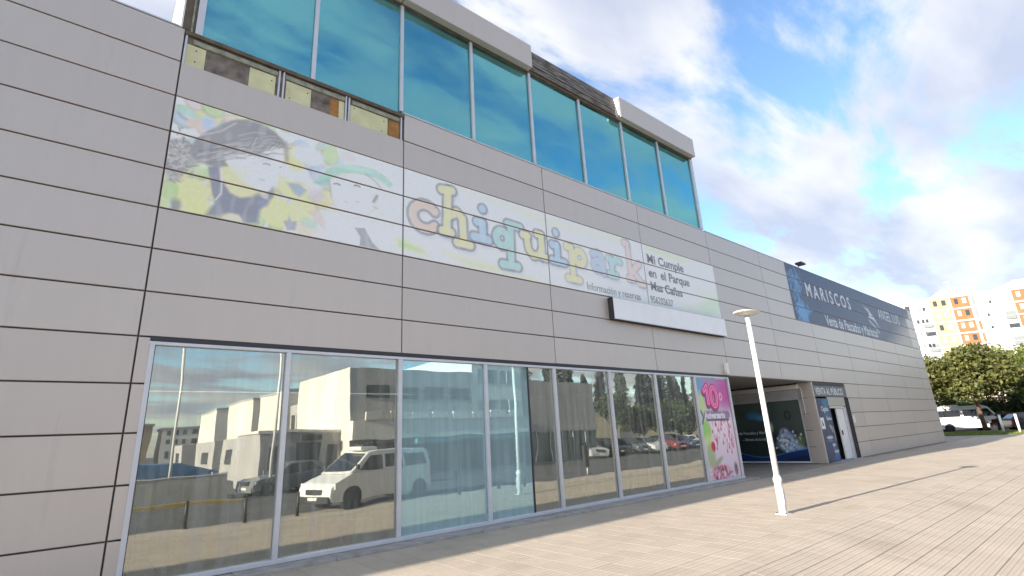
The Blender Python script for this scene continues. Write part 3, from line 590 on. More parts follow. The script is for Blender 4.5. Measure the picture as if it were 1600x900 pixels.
# blank light box below the banner
lb = thing('light_box_sign', 'long blank white light box sign fixed under the faded banner', 'sign', (9.42, 0, 4.2))
MB().box(0, 5.45, -0.16, -0.004, 0.0, 0.55).build('box_body', M_dark, lb)
MB().box(0.012, 5.438, -0.168, -0.161, 0.012, 0.538).build('sign_face', mat('white_acrylic', (0.88, 0.87, 0.87), rough=0.3, var=0.03, vscale=3), lb, 0.002)
for nm, a in (('edge_trim', (0, 5.45, -0.175, -0.1612, -0.008, 0.011)), ('edge_trim', (0, 5.45, -0.175, -0.1612, 0.539, 0.556))): MB().box(*a).build(nm, M_alu, lb)

def paint_mariscos(X, Z):
    k = Ink(X, Z, (72, 84, 112)); n = k.noise(2.5, 1, 8)
    k.over(np.clip((7.9 - Z)/3, 0, 1), (84, 96, 120), .6); k.over(np.clip(n, 0, 1), (60, 74, 104), .35)
    r = np.random.RandomState(9)
    for i in range(60):       # pale blue sea creature prints down the left edge
        t = r.rand(); k.ell(21.5 + r.normal()*.35, 7.05 + r.normal()*.42, .22*r.rand()+.06, .05, (104,152,196), .75, .5, r.rand()*3)
        k.ell(21.7 + r.normal()*.35, 5.75 + r.normal()*.26, .22*r.rand()+.06, .05, (100,156,204), .75, .5, r.rand()*3)
    k.poly([(21.35,6.1),(21.6,6.2),(22.3,5.95),(22.9,6.02),(22.2,5.75),(22.1,5.40),(21.7,5.6),(21.3,5.5)], (104,160,208), .85, .1)
    # leaping fish emblem
    k.poly([(29.6,7.05),(30.3,6.95),(31.0,6.55),(31.55,6.05),(31.0,6.35),(30.6,6.45),(30.1,6.5),(30.35,6.75)], (206,212,222), .95, .06); k.stroke([(30.1,6.32),(30.8,6.05),(31.3,5.78)], .05, (206,212,222), .8, .08)
    f = np.clip((X - (31.0 + (Z - 5.3)*2.6))/4.0, 0, 1); k.over(f*f*(3 - 2*f), (190, 181, 172), .88)  # glare painted into the print: right end washed towards cladding beige
    return k.c
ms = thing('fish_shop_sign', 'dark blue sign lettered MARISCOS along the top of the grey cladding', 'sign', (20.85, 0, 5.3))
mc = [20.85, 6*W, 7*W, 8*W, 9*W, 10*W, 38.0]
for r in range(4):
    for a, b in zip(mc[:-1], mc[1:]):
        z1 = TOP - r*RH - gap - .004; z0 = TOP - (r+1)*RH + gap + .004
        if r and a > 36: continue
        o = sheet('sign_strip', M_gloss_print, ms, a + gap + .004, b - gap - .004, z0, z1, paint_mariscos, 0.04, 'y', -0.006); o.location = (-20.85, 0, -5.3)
M_sil = mat('silver_lettering', (0.66, 0.68, 0.72), rough=0.5)
for s, x, z, sz, sx, sp, bo in (('MARISCOS', 22.5, 6.60, .86, 0.98, 1.42, .016), ('ANGEL LUIS', 31.9, 6.60, .80, 0.80, 1.1, .008), ('Venta de Pescados y Mariscos', 24.05, 5.50, .66, 0.86, 1.0, .012)):
    text('lettering', s, sz, M_sil, ms, (x - 20.85, -0.0085, z - 5.3), 0, sx, bo, sp)

def paint_ten(X, Z):
    k = Ink(X, Z, (236, 214, 224)); n = k.noise(5, 1, 3); r = np.random.RandomState(21)
    k.over((Z - 1.75)/0.5, (172, 140, 186), .9); k.ell(13.10, 2.60, .35, .35, (120, 168, 206), .95, .4); k.ell(14.5, 2.5, .45, .45, (206, 84, 164), .9, .5); k.ell(13.12, 2.10, .22, .38, (208, 222, 150), .9, .3)
    k.ell(13.20, 1.42, .24, .28, (158, 212, 112), .95, .2); k.ell(13.22, 1.10, .2, .2, (214, 226, 140), .8, .4); k.ell(13.25, .72, .22, .34, (160, 186, 120), .8, .35)
    for i in range(34):      # hanging strings of pink sweets
        x = 13.45 + 1.2*r.rand(); z = .75 + 1.0*r.rand(); L = .10 + .2*r.rand()
        k.stroke([(x, z), (x + .06, z + L)], .018, (226, 120, 160), .8, .02); k.ell(x, z, .035, .05, (206, 60, 110), .9, .4)
    for i in range(16): k.ell(13.5 + r.rand()*1.1, 1.0 + r.rand()*.8, .04, .12, (250, 240, 245), .7, .4, .3)
    k.ell(13.42, .98, .11, .14, (204, 50, 84), .95, .2); k.ell(13.6, .58, .26, .07, (140, 160, 100), .7, .4, .4); k.ell(13.66, .25, .5, .22, (232, 140, 164), .9, .4)
    for i in range(70): k.ell(13.7 + r.normal()*.35, .28 + r.normal()*.10, .05, .035, [(214,70,110),(240,220,224),(150,120,130),(228,150,170),(120,60,70)][r.randint(5)], .85, .35, r.rand()*3)
    k.ell(14.48, .32, .10, .18, (116, 66, 60), .8, .35)
    for pts in ([(13.36,2.52),(13.52,2.66),(13.52,2.18)], [(13.86+.17*math.cos(a), 2.36+.27*math.sin(a)) for a in np.linspace(0, 6.28, 20)]):
        k.stroke([(x-.03, z-.05) for x, z in pts], .125, (92, 62, 88), .9, .02); 
    for pts in ([(13.36,2.52),(13.52,2.66),(13.52,2.18)], [(13.86+.17*math.cos(a), 2.36+.27*math.sin(a)) for a in np.linspace(0, 6.28, 20)]):
        k.stroke(pts, .11, (226, 60, 140), 1, .015); k.stroke(pts, .050, (250, 196, 222), 1, .012); k.stroke(pts, .028, (232, 70, 150), 1, .012)
    k.ell(14.24, 2.36, .09, .12, (250, 190, 210), .9, .2); k.ell(14.24, 2.36, .045, .07, (206, 90, 150), .9, .2)
    k.stroke([(13.28, 1.84), (14.50, 1.84)], .11, (140, 112, 150), .85, .06); k.stroke([(13.30, 1.70), (14.50, 1.70)], .03, (88, 84, 92), .9, .02); k.stroke([(13.05,1.95),(13.14,1.78),(13.05,1.62)], .04, (74, 110, 140), .95, .03)
    return k.c
tp = thing('candy_poster', 'pink candy poster with a big number ten filling the end window pane', 'poster', (12.95, 0, 0.11))
o = sheet('poster_sheet', M_gloss_print, tp, 12.96, 14.70, 0.115, 2.88, paint_ten, 0.016, 'y', 0.044); o.location = (-12.95, 0, -0.11)
text('lettering', 'Aniversario', .25, mat('white_print', (0.8, 0.78, 0.8), rough=0.4), tp, (0.26, 0.040, 1.64), 0, 0.95, .012)

vp = thing('public_sale_sign', 'grey sign with white capitals VENTA AL PÚBLICO above the shop door', 'sign', (21.14, 0, 2.36))
MB().box(0, 3.32, -0.012, 0.03, 0.07, 0.49).build('sign_board', mat('grey_violet_board', (0.15, 0.14, 0.165), rough=0.5, var=0.1), vp, 0.003)
text('lettering', 'VENTA AL PÚBLICO', .36, M_txt, vp, (0.10, -0.0155, 0.15), 0, 0.88, .010)
def paint_door(X, Z):
    k = Ink(X, Z, (70, 78, 104)); n = k.noise(6, 1, 13); k.over(np.clip(n, 0, 1), (52, 62, 92), .5)
    k.ell(22.0, 2.2, .32, .16, (58, 118, 160), .9, .3); k.ell(21.9, 1.72, .22, .12, (60, 120, 165), .8, .4)
    k.stroke([(22.0,1.32),(22.25,1.22),(22.34,.98),(22.28,.80)], .05, (160,160,160), .8, .05); k.stroke([(22.0,1.32),(22.15,1.1)], .03, (200,195,190), .8, .04)
    for x, z, w_ in ((21.75,.90,.30),(22.0,.62,.16),(22.15,.38,.26)): k.ell(x, z, w_, .06, (206,206,212), .85, .25); k.ell(x, z-.12, w_, .05, (88,124,176), .8, .3)
    k.ell(22.1, .15, .3, .1, (80, 116, 176), .7, .4)
    return k.c
dp = thing('seafood_poster', 'dark blue seafood poster panel beside the open shop doorway', 'poster', (21.14, 0, 0.02))
MB().box(0, 1.22, 0.004, 0.03, 0, 2.34).build('poster_board', M_dark, dp)
o = sheet('poster_sheet', M_print, dp, 21.145, 22.355, 0.03, 2.355, paint_door, 0.02, 'y', 0.001); o.location = (-21.14, 0, -0.02)
text('lettering', 'Cigalas', .26, M_txt, dp, (0.32, -0.001, 1.86), 0, 0.95, .006)
text('lettering', 'Gambas', .19, M_txt, dp, (0.66, -0.001, 1.52), 0, 0.8, .004)
def notice(x, z, w, h, label, blue):
    t = thing('paper_notice', label, 'notice', (x, -0.002, z)); MB().box(0, w, -0.006, -0.001, 0, h).build('sheet', M_white, t)
    if blue:
        MB().box(w*.3, w*.5, -0.0075, -0.0065, h*.25, h*.75).build('symbol', mat('blue_print', (0.10, 0.14, 0.30)), t); MB().box(w*.5, w*.72, -0.0078, -0.0068, h*.3, h*.5).build('symbol', MATS['blue_print'], t)
notice(21.16, 1.22, .34, .42, 'white paper notice with dark symbol stuck on the blue seafood poster', True)
notice(24.62, 1.38, .24, .30, 'small blank white notice on the cladding beside the folding gate', False)
# small wall fittings
wb = thing('alarm_box', 'small white alarm box on the cladding above the candy poster', 'alarm', (14.62, 0, 3.03))
MB().box(0, 0.13, -0.10, -0.004, 0, 0.34).build('housing', M_white, wb, 0.012); MB().tube([(-0.06, -0.05, 0.06), (0.0, -0.05, 0.06)], 0.03, 10).build('siren', M_alu, wb)
fl = thing('roof_floodlight', 'small dark floodlight on the parapet above the blue sign', 'floodlight', (22.45, 0.05, 7.826))
MB().tube([(0, 0, 0), (0, 0, 0.14)], 0.02, 8).build('stem', M_dark, fl); MB().box(-0.20, 0.26, -0.22, 0.05, 0.13, 0.22).build('lamp_head', M_dark, fl, 0.02)

# ------------------------------------------------------------------ things behind the shop glass
hr = thing('handrail', 'sloping blue handrail with a round ball knob behind the first window', 'handrail', (0.26, 0.17, 0.03))
M_blue = mat('blue_plastic', (0.05, 0.16, 0.55), rough=0.35)
MB().tube([(0, 0, 0.70), (1.04, 0, 1.50)], 0.024, 10).build('rail', M_blue, hr)
MB().lathe([(0.001, 1.495), (0.05, 1.505), (0.083, 1.54), (0.095, 1.59), (0.083, 1.64), (0.05, 1.675), (0.001, 1.685)], 20, 1.06, 0).build('ball_knob', M_blue, hr)
for x, h in ((0.02, .71), (1.03, 1.49)): MB().tube([(x, 0, 0), (x, 0, h)], 0.016, 8).build('post', M_dark, hr)
M_card = mat('brown_cardboard', (0.20, 0.13, 0.09), rough=0.85, var=0.2)
for nm, lab, x, y, w_, d_, h_, mt in (('storage_box', 'low dark brown box on the floor behind the first window', 1.18, .75, .62, .4, .26, M_card), ('storage_box', 'reddish brown box low in the corner of the first window', .30, .7, .42, .4, .20, mat('red_brown_card', (0.16, 0.07, 0.05), rough=.8)), ('toy_crate', 'red toy crate on the floor behind the second window', 2.55, .55, .62, .35, .30, mat('red_plastic', (0.42, 0.07, 0.06), rough=.5, var=.5, vscale=6)), ('storage_box', 'pale grey box on the floor beside the red toy crate', 3.22, .55, .30, .3, .30, mat('pale_card', (0.55, 0.55, 0.52), rough=.8))):
    t = thing(nm, lab, 'box' if 'box' in nm else 'crate', (x, y, 0.03)); MB().box(0, w_, 0, d_, 0, h_).build('body', mt, t, 0.01); MB().box(-.01, w_+.01, -.01, d_+.01, h_+.001, h_+.03).build('lid', mt, t, 0.006)
du = thing('curved_duct', 'pale curved duct seen through the first teal upper pane', 'duct', (0.95, 0.42, 7.80))
MB().tube([(0.0, 0, 0), (0.02, 0, .55), (.16, 0, 1.15), (.48, 0, 1.55), (.95, 0, 1.66)], [.10, .12, .17, .22, .24], 16).build('duct_pipe', mat('pale_duct', (0.85, 0.76, 0.76), rough=0.5), du)

# ------------------------------------------------------------------ street lamp
lp = thing('street_lamp', 'slim white street lamp with a flat oval head on the paving', 'street lamp', (9.24, -3.49, 0))
MB().box(-.095, .095, -.095, .095, -.01, .011).build('base_plate', M_white, lp)
MB().lathe([(.066, .013), (.066, .52), (.073, .525), (.073, .57), (.064, .60), (.050, .63)], 20).build('lower_shaft', M_white, lp)
MB().lathe([(.049, .62), (.040, 3.46)], 20).build('pole', M_white, lp)
MB().lathe([(.040, 3.455), (.052, 3.47), (.052, 3.52), (.030, 3.53)], 20).build('collar', M_alu, lp)
hd = MB()
prof = [(0.02, 3.525), (.10, 3.535), (.27, 3.575), (.30, 3.595), (.27, 3.605), (.10, 3.63), (0.02, 3.635)]
hd.lathe(prof, 28); hd.v = [(x*1.12, y*0.72, z) for x, y, z in hd.v]
hd.build('lamp_head', mat('lamp_head_paint', (0.66, 0.64, 0.58), rough=0.4), lp)
MB().box(-.045, .025, -.073, -.05, .16, .42).build('service_door', M_alu, lp, 0.004)
for bx_, by_ in ((-.078, -.078), (.078, -.078), (.078, .078), (-.078, .078)): MB().tube([(bx_, by_, -.01), (bx_, by_, .03)], .014, 6).build('anchor_bolt', M_dark, lp)

# ------------------------------------------------------------------ vehicles
def wheel(parent, x, y, r, w, side):
    o = MB(); n = 22
    for k in range(n):
        th = 2*math.pi*k/n; c, s = math.cos(th), math.sin(th)
        for rr, yy in ((r*.62, -w/2), (r*.94, -w/2), (r, -w*.36), (r, w*.36), (r*.94, w/2), (r*.62, w/2)): o.v.append((c*rr, yy, s*rr))
    for k in range(n):
        for j in range(6): o.f.append((k*6+j, k*6+(j+1) % 6, ((k+1) % n)*6+(j+1) % 6, ((k+1) % n)*6+j)); o.sm.append(False)
    t = o.build('wheel', M_tyre, parent, loc=(x, y, r))
    rm = MB().tube([(0, -w*.36, 0), (0, w*.40, 0)], r*.63, 18); rm.build('rim', M_rim, t)
    hb = MB().tube([(0, -w*.38, 0), (0, w*.42, 0)], r*.16, 8); hb.build('hub_cap', M_bump, t)
def vehicle(name, label, cat, loc, rz, paint, lower, cabin, hw, tuck, wheels, wr, side_win, ws, rw, lights, group=None, extra=None):
    """x forward. lower / cabin: side outlines (x,z); hw half width; tuck: inward lean of the cabin top"""
    t = thing(name, label, cat, loc, rz, group)
    MB().prism_y(lower, -hw, hw).build('body', paint, t, 0.045)
    zb = min(z for x, z in cabin); zt = max(z for x, z in cabin)
    wz = lambda z: hw - 0.02 - tuck*(z - zb)/(zt - zb)
    n = len(cabin); mb = MB().add([(x, -wz(z), z) for x, z in cabin] + [(x, wz(z), z) for x, z in cabin], [tuple(range(n)), tuple(range(2*n-1, n-1, -1))] + [(i, n+i, n+(i+1) % n, (i+1) % n) for i in range(n)])
    mb.build('cabin', paint, t, 0.05)
    for s in (-1, 1):
        for q in side_win:
            k = len(q); a = [(x, s*(wz(z) + .004), z) for x, z in q] + [(x, s*(wz(z) - .03), z) for x, z in q]
            MB().add(a, [tuple(range(k)), tuple(range(2*k-1, k-1, -1))] + [(i, (i+1) % k, k+(i+1) % k, k+i) for i in range(k)]).build('side_window', M_cglass, t)
        for (x, z, w_, h_, mt) in lights:
            sx = 1 if x > 0 else -1; MB().box(x - .05, x + .012*sx + (.05 if sx < 0 else 0), s*(hw - .06) - w_/2*1, s*(hw - .06) + w_/2*1, z, z + h_).build('headlight' if sx > 0 else 'tail_light', mt, t, 0.015)
    for nm, ((x0, z0), (x1, z1)) in (('windscreen', ws), ('rear_window', rw)):
        dx, dz = z1 - z0, -(x1 - x0); l = math.hypot(dx, dz); dx, dz = dx/l*.012, dz/l*.012
        if nm == 'rear_window': dx, dz = (-abs(dx), abs(dz))
        else: dx, dz = abs(dx), abs(dz)
        a, b = wz(z0) - .10, wz(z1) - .10
        MB().add([(x0+dx, -a, z0+dz), (x0+dx, a, z0+dz), (x1+dx, b, z1+dz), (x1+dx, -b, z1+dz), (x0-dx*3, -a, z0-dz*3), (x0-dx*3, a, z0-dz*3), (x1-dx*3, b, z1-dz*3), (x1-dx*3, -b, z1-dz*3)], [(0,1,2,3),(7,6,5,4),(0,4,5,1),(1,5,6,2),(2,6,7,3),(3,7,4,0)]).build(nm, M_cglass, t)
    for x in wheels:
        for s in (-1, 1):
            MB().tube([(x, s*(hw - .20), wr), (x, s*(hw + .004), wr)], wr*1.18, 22).build('wheel_arch', M_bump, t); wheel(t, x, s*(hw - .07), wr, .20, s)
    xf, xr = max(x for x, z in lower), min(x for x, z in lower)
    MB().box(xf - .12, xf + .03, -hw + .06, hw - .06, .22, .46).build('front_bumper', M_bump if extra == 'van' else paint, t, 0.03)
    MB().box(xr - .03, xr + .12, -hw + .06, hw - .06, .24, .50).build('rear_bumper', M_bump if extra == 'van' else paint, t, 0.03)
    MB().box(xf - .10, xf + .012, -hw*.45, hw*.45, .52, .70).build('grille', M_bump, t, 0.01)
    MB().box(xf - .08, xf + .036, -.24, .24, .34, .44).build('number_plate', M_white, t)
    for s in (-1, 1):
        xm = ws[0][0] - .18; MB().box(xm - .06, xm + .06, s*(hw + .06) - .07, s*(hw + .06) + .07, ws[0][1] + .02, ws[0][1] + .20).build('wing_mirror', M_bump if extra == 'van' else paint, t, 0.03)
    return t
P_white = mat('white_car_paint', (0.78, 0.78, 0.76), rough=0.25, spec=0.6)
van = vehicle('delivery_van', 'white delivery van with a roof unit parked beyond the bollards', 'van', (8.35, -11.0, -0.48), math.atan2(0.75, -3.3), P_white,
    [(2.42,.26),(2.50,.48),(2.46,.74),(2.30,.90),(1.95,1.04),(1.60,1.16),(-2.30,1.18),(-2.38,1.1),(-2.40,.30),(-2.30,.24)], [(1.72,1.16),(.72,1.86),(.35,1.93),(-2.10,1.95),(-2.28,1.88),(-2.38,1.16)], .95, .14, (1.55, -1.72), .34,
    [[(1.30,1.22),(.66,1.74),(.16,1.76),(.10,1.22)], [(.0,1.26),(.02,1.76),(-.85,1.76),(-.85,1.26)], [(-.95,1.26),(-.95,1.76),(-2.05,1.76),(-2.15,1.26)]], ((1.62,1.24),(.80,1.80)), ((-2.375,1.24),(-2.30,1.80)),
    [(2.33,.70,.34,.20,M_lamp), (-2.38,.75,.12,.45,M_red)], extra='van')
van.scale = (.94, .94, .94)
MB().box(.05, .85, -.45, .45, 1.90, 2.06).build('roof_unit', P_white, van, 0.06); MB().box(.15, .65, -.32, .32, 2.06, 2.13).build('roof_vent', M_bump, van, 0.02)
minib = vehicle('minibus', 'white minibus parked on the road behind the broad tree', 'minibus', (62.4, 3.1, -0.04), R_(-52), P_white,
    [(2.72,.28),(2.80,.52),(2.74,.95),(2.35,1.12),(-2.70,1.12),(-2.76,.32),(-2.66,.26)], [(2.30,1.10),(1.72,2.05),(1.35,2.22),(-2.50,2.26),(-2.68,2.15),(-2.76,1.10)], 1.0, .12, (1.75, -1.75), .34,
    [[(2.05,1.25),(1.60,1.92),(.98,1.92),(.98,1.25)], [(.70,1.30),(.70,1.88),(-.40,1.88),(-.40,1.30)], [(-.65,1.30),(-.65,1.88),(-2.35,1.88),(-2.42,1.30)]], ((2.24,1.18),(1.80,1.95)), ((-2.755,1.25),(-2.69,2.05)),
    [(2.66,.70,.30,.20,M_lamp), (-2.74,.75,.12,.45,M_red)], extra='van')
MB().box(-1.4, -.3, -.35, .35, 2.25, 2.36).build('roof_hatch', P_white, minib, 0.03)
CL = [(2.02,.24),(2.10,.45),(2.04,.68),(1.75,.80),(.85,.92),(-1.85,.95),(-2.05,.85),(-2.08,.34),(-1.95,.22)]
CC = [(.95,.90),(.22,1.38),(-.20,1.45),(-1.15,1.43),(-1.50,1.32),(-2.0,.90)]
def car(label, loc, rz, rgb, group=None):
    return vehicle('parked_car', label, 'car', loc, rz, mat('paint_%d_%d_%d' % tuple(int(c*255) for c in rgb), rgb, rough=0.22, spec=0.6), CL, CC, .88, .20, (1.28, -1.30), .31,
        [[(.66,.95),(.18,1.32),(-.32,1.36),(-.34,.95)], [(-.44,.95),(-.42,1.36),(-1.10,1.34),(-1.55,.98)]], ((.88,.95),(.30,1.34)), ((-1.92,.97),(-1.52,1.30)), [(1.98,.56,.30,.14,M_lamp), (-2.04,.60,.28,.16,M_red)], group)
car('black hatchback parked beside the white minibus', (60.4, -1.9, -0.04), R_(-60), (0.012, 0.013, 0.016))
car('dark grey car parked next to the black hatchback', (59.0, -4.3, -0.04), R_(-60), (0.04, 0.043, 0.05))
car('dark red car half hidden between minibus and black hatchback', (64.2, 0.2, -0.04), R_(-60), (0.10, 0.015, 0.018))
car('dark blue car behind the rear end of the minibus', (64.0, 6.6, -0.04), R_(-52), (0.015, 0.03, 0.08))
for i, (x, y, c, n) in enumerate(((33.5, -23.5, (0.5, 0.5, 0.5), 'silver'), (36.4, -23.6, (0.02, 0.02, 0.025), 'black'), (39.3, -23.4, (0.10, 0.11, 0.13), 'slate grey'), (42.2, -23.6, (0.62, 0.62, 0.60), 'white'), (45.2, -23.4, (0.22, 0.03, 0.03), 'dark red'), (48.3, -23.5, (0.03, 0.05, 0.14), 'navy blue'), (51.4, -23.6, (0.35, 0.36, 0.37), 'light grey'))):
    car('%s car in the row of parked cars mirrored in the shop windows' % n, (x, y, -0.52), R_(96), c, 'cars parked across the plaza')
for i, (x, y, c, n) in enumerate(((11.4, -17.8, (0.06, 0.065, 0.07), 'charcoal'), (8.2, -20.8, (0.20, 0.21, 0.22), 'grey'))):
    car('%s car parked behind the delivery van, seen mirrored' % n, (x, y, -0.52), R_(170), c, 'cars behind the van')

# ------------------------------------------------------------------ bollards
def bollard(i, x, y, label, group, mt, h=.72, r=.05):
    t = thing('bollard', label, 'bollard', (x, y, zg(y) - 0.012), 0, group)
    MB().lathe([(r, 0), (r, h*.86), (r*.8, h*.87), (r*.8, h*.90), (r*1.05, h*.91), (r*1.05, h*.96), (r*.6, h)], 14).build('post', mt, t); MB().lathe([(r*1.5, 0), (r*1.5, .03), (r*1.02, .05)], 14).build('foot_ring', mt, t)
for i, (x, y) in enumerate(((2.35, -10.2), (3.8, -9.95), (5.3, -9.6), (10.9, -8.9), (12.3, -8.35), (13.3, -8.0))):
    bollard(i, x, y, ['dark bollard in front of the low pale wall, mirrored in the first window', 'dark bollard where the yellow kerb ends, mirrored in the first window', "dark bollard just ahead of the delivery van's front bumper", "dark bollard just behind the delivery van's tail", 'dark bollard of the close pair mirrored before the cream office', 'dark bollard of the close pair mirrored before the cream office'][i], 'bollards along the plaza edge', M_dark)
def slim_post(x, y, h, lean, lab):
    t = thing('slim_post', 'slim white post in the grass strip ' + lab, 'post', (x, y, 0.0), 0, 'white posts in the grass')
    MB().tube([(0, 0, 0), (lean, 0, h)], .075, 10).build('shaft', M_white, t); MB().tube([(lean, 0, h), (lean, 0, h + .05)], .085, 10).build('cap', M_white, t)
slim_post(53.6, -0.6, 1.25, .0, "by the minibus's front corner"); slim_post(51.5, -1.75, 1.25, .0, 'in front of the black hatchback')
fl2 = thing('park_lamp', 'white lamp post among the trees behind the grass strip', 'street lamp', (57.2, -3.1, 0))
MB().lathe([(.11, 0), (.08, .6), (.07, 3.5)], 12).build('pole', M_white, fl2); MB().lathe([(.06, 3.5), (.38, 3.56), (.38, 3.62), (.05, 3.68)], 16).build('lamp_head', M_white, fl2)

# ------------------------------------------------------------------ trees
def leaf_mat(name, rgb):
    mt = bpy.data.materials.new(name); mt.use_nodes = True; nt = mt.node_tree; N = nt.nodes; L = nt.links; b = N['Principled BSDF']
    at = N.new('ShaderNodeAttribute'); at.attribute_name = 'tone'
    hs = N.new('ShaderNodeHueSaturation'); hs.inputs['Color'].default_value = (*rgb, 1)
    m1 = N.new('ShaderNodeMapRange'); m1.inputs['To Min'].default_value = 0.55; m1.inputs['To Max'].default_value = 1.6; L.new(at.outputs['Fac'], m1.inputs['Value']); L.new(m1.outputs[0], hs.inputs['Value'])
    m2 = N.new('ShaderNodeMapRange'); m2.inputs['To Min'].default_value = 0.52; m2.inputs['To Max'].default_value = 0.475; L.new(at.outputs['Fac'], m2.inputs['Value']); L.new(m2.outputs[0], hs.inputs['Hue'])
    L.new(hs.outputs[0], b.inputs['Base Color']); b.inputs['Roughness'].default_value = 0.6
    tr = N.new('ShaderNodeBsdfTranslucent'); L.new(hs.outputs[0], tr.inputs['Color']); mx = N.new('ShaderNodeMixShader'); mx.inputs[0].default_value = 0.3
    L.new(b.outputs[0], mx.inputs[1]); L.new(tr.outputs[0], mx.inputs[2]); L.new(mx.outputs[0], N['Material Output'].inputs[0]); return mt
L_olive = leaf_mat('olive_leaves', (0.11, 0.12, 0.03)); L_green = leaf_mat('green_leaves', (0.12, 0.15, 0.03)); L_dark = leaf_mat('dark_leaves', (0.05, 0.075, 0.028))
M_bark = mat('bark', (0.12, 0.065, 0.045), rough=0.95, var=0.3, vscale=4, bump=0.8, bscale=12)
def tree(label, loc, h, rad, lm, seed, trunk_h=None, leaves=5200, leaf=.20, group=None, lean=0.0, squash=.8):
    r = np.random.RandomState(seed); t = thing('broadleaf_tree', label, 'tree', loc, 0, group); th = trunk_h or h*.34
    cz = th + (h - th)*.5; tr = MB(); tr.tube([(0,0,-.05), (lean*.5, .03, th*.5), (lean, 0, th), (lean, .1, cz)], [.22*h/8, .17*h/8, .15*h/8, .08*h/8], 10)
    cl = []
    for i in range(24):
        d = r.normal(size=3); d /= np.linalg.norm(d); q = np.array([lean, 0, cz]) + d*np.array([rad, rad, (h-th)*.5])*r.uniform(.35, .86); cl.append((q, rad*r.uniform(.20, .40)))
        if i % 3 == 0: tr.tube([(lean, 0, th*.9 + .2*r.rand()), tuple((q + np.array([lean, 0, th]))/2 + r.normal(size=3)*.15), tuple(q)], [.08*h/8, .05*h/8, .02], 6)
    tr.build('trunk', M_bark, t)
    k = leaves; idx = r.randint(len(cl), size=k); d = r.normal(size=(k, 3)); d /= np.linalg.norm(d, axis=1)[:, None]
    rr = np.array([cl[i][1] for i in idx]); c = np.array([cl[i][0] for i in idx]) + d*(rr*r.uniform(.45, 1.12, k))[:, None]*np.array([1, 1, squash])
    a = r.normal(size=(k, 3)); a /= np.linalg.norm(a, axis=1)[:, None]; b = np.cross(a, r.normal(size=(k, 3))); b /= np.linalg.norm(b, axis=1)[:, None]
    s = leaf*r.uniform(.6, 1.3, k)[:, None]; V = np.stack([c - a*s, c + b*s*.55, c + a*s, c - b*s*.55], 1).reshape(-1, 3)
    tone = np.clip(.45 + .25*r.normal(size=k) + .25*np.array([r.rand() for _ in cl])[idx] - .12, 0, 1)
    me = bpy.data.meshes.new('crown'); me.from_pydata(V.tolist(), [], np.arange(4*k).reshape(-1, 4).tolist())
    at = me.attributes.new('tone', 'FLOAT', 'FACE'); at.data.foreach_set('value', tone.astype(np.float32)); me.update(); obj('crown', me, lm, t); return t
tree('broad olive green tree with a red brown trunk in front of the minibus', (58.3, 1.1, 0), 6.8, 4.9, L_olive, 1, 3.0, 19000, .17, lean=-.5)
tree('yellowish green tree right of the broad olive tree, behind the parked cars', (65.0, -4.2, 0), 7.2, 5.6, L_green, 2, 1.3, 17000, .19)
tree('green tree half hidden behind the far end of the clad building', (66.5, 8.0, 0), 6.9, 4.4, L_green, 3, .9, 12000, .19)
tree('dense green tree at the back between the two larger trees', (75.0, 1.5, 0), 8.0, 6.6, L_green, 4, .9, 15000, .22)
tree('bushy tree rising behind the dark grey car', (64.5, -10.5, 0), 6.8, 5.0, L_olive, 6, 1.1, 14000, .19)
for i, (x, y, lab) in enumerate(((72, -9.5, 'behind the bushy tree'), (71, -4.5, 'behind the dark grey car'), (72, 0.0, 'behind the dark red car'), (72, 4.5, 'behind the minibus roof'))):
    t = tree('low dark shrub ' + lab + ', filling the gap under the crowns', (x, y, 0), 3.4, 3.0, L_dark, 40 + i, .3, 5000, .18, 'low shrubs behind the parked cars'); t.name = 'shrub'; t['category'] = 'shrub'
tg = 'trees across the plaza'
for i, (x, y, h, rad) in enumerate(((36.0, -30, 6.0, 2.6), (41.5, -33, 5.2, 2.4), (44.5, -29, 7.2, 2.3), (50.5, -31, 5.4, 3.0), (55.0, -30, 5.6, 3.0), (60.0, -31, 5.8, 3.2), (66, -30, 6, 3.2))):
    tree('dark green tree behind the mirrored row of parked cars', (x, y, -.52), h, rad, L_dark, 20 + i, h*.3, 2600, .24, tg)

# ------------------------------------------------------------------ apartments behind the trees
M_render = mat('white_render', (0.60, 0.58, 0.56), rough=0.85, var=0.04, vscale=.3); M_cream = mat('cream_render', (0.42, 0.31, 0.20), rough=0.85, var=0.06, vscale=.5); M_orange = mat('orange_brick', (0.30, 0.135, 0.058), rough=0.85, var=0.12, vscale=.8)
M_wind = mat('window_dark', (0.05, 0.055, 0.06), rough=0.15); M_blind = mat('pale_blind', (0.45, 0.42, 0.37), rough=0.7); M_greyw = mat('grey_glazing', (0.22, 0.24, 0.24), rough=0.3)
ang = math.atan2(-0.90, 0.44)
ap = thing('apartment_block', 'tall white apartment block with orange and cream bays behind the trees', 'apartment block', (161.56, 14.11, -1), ang)
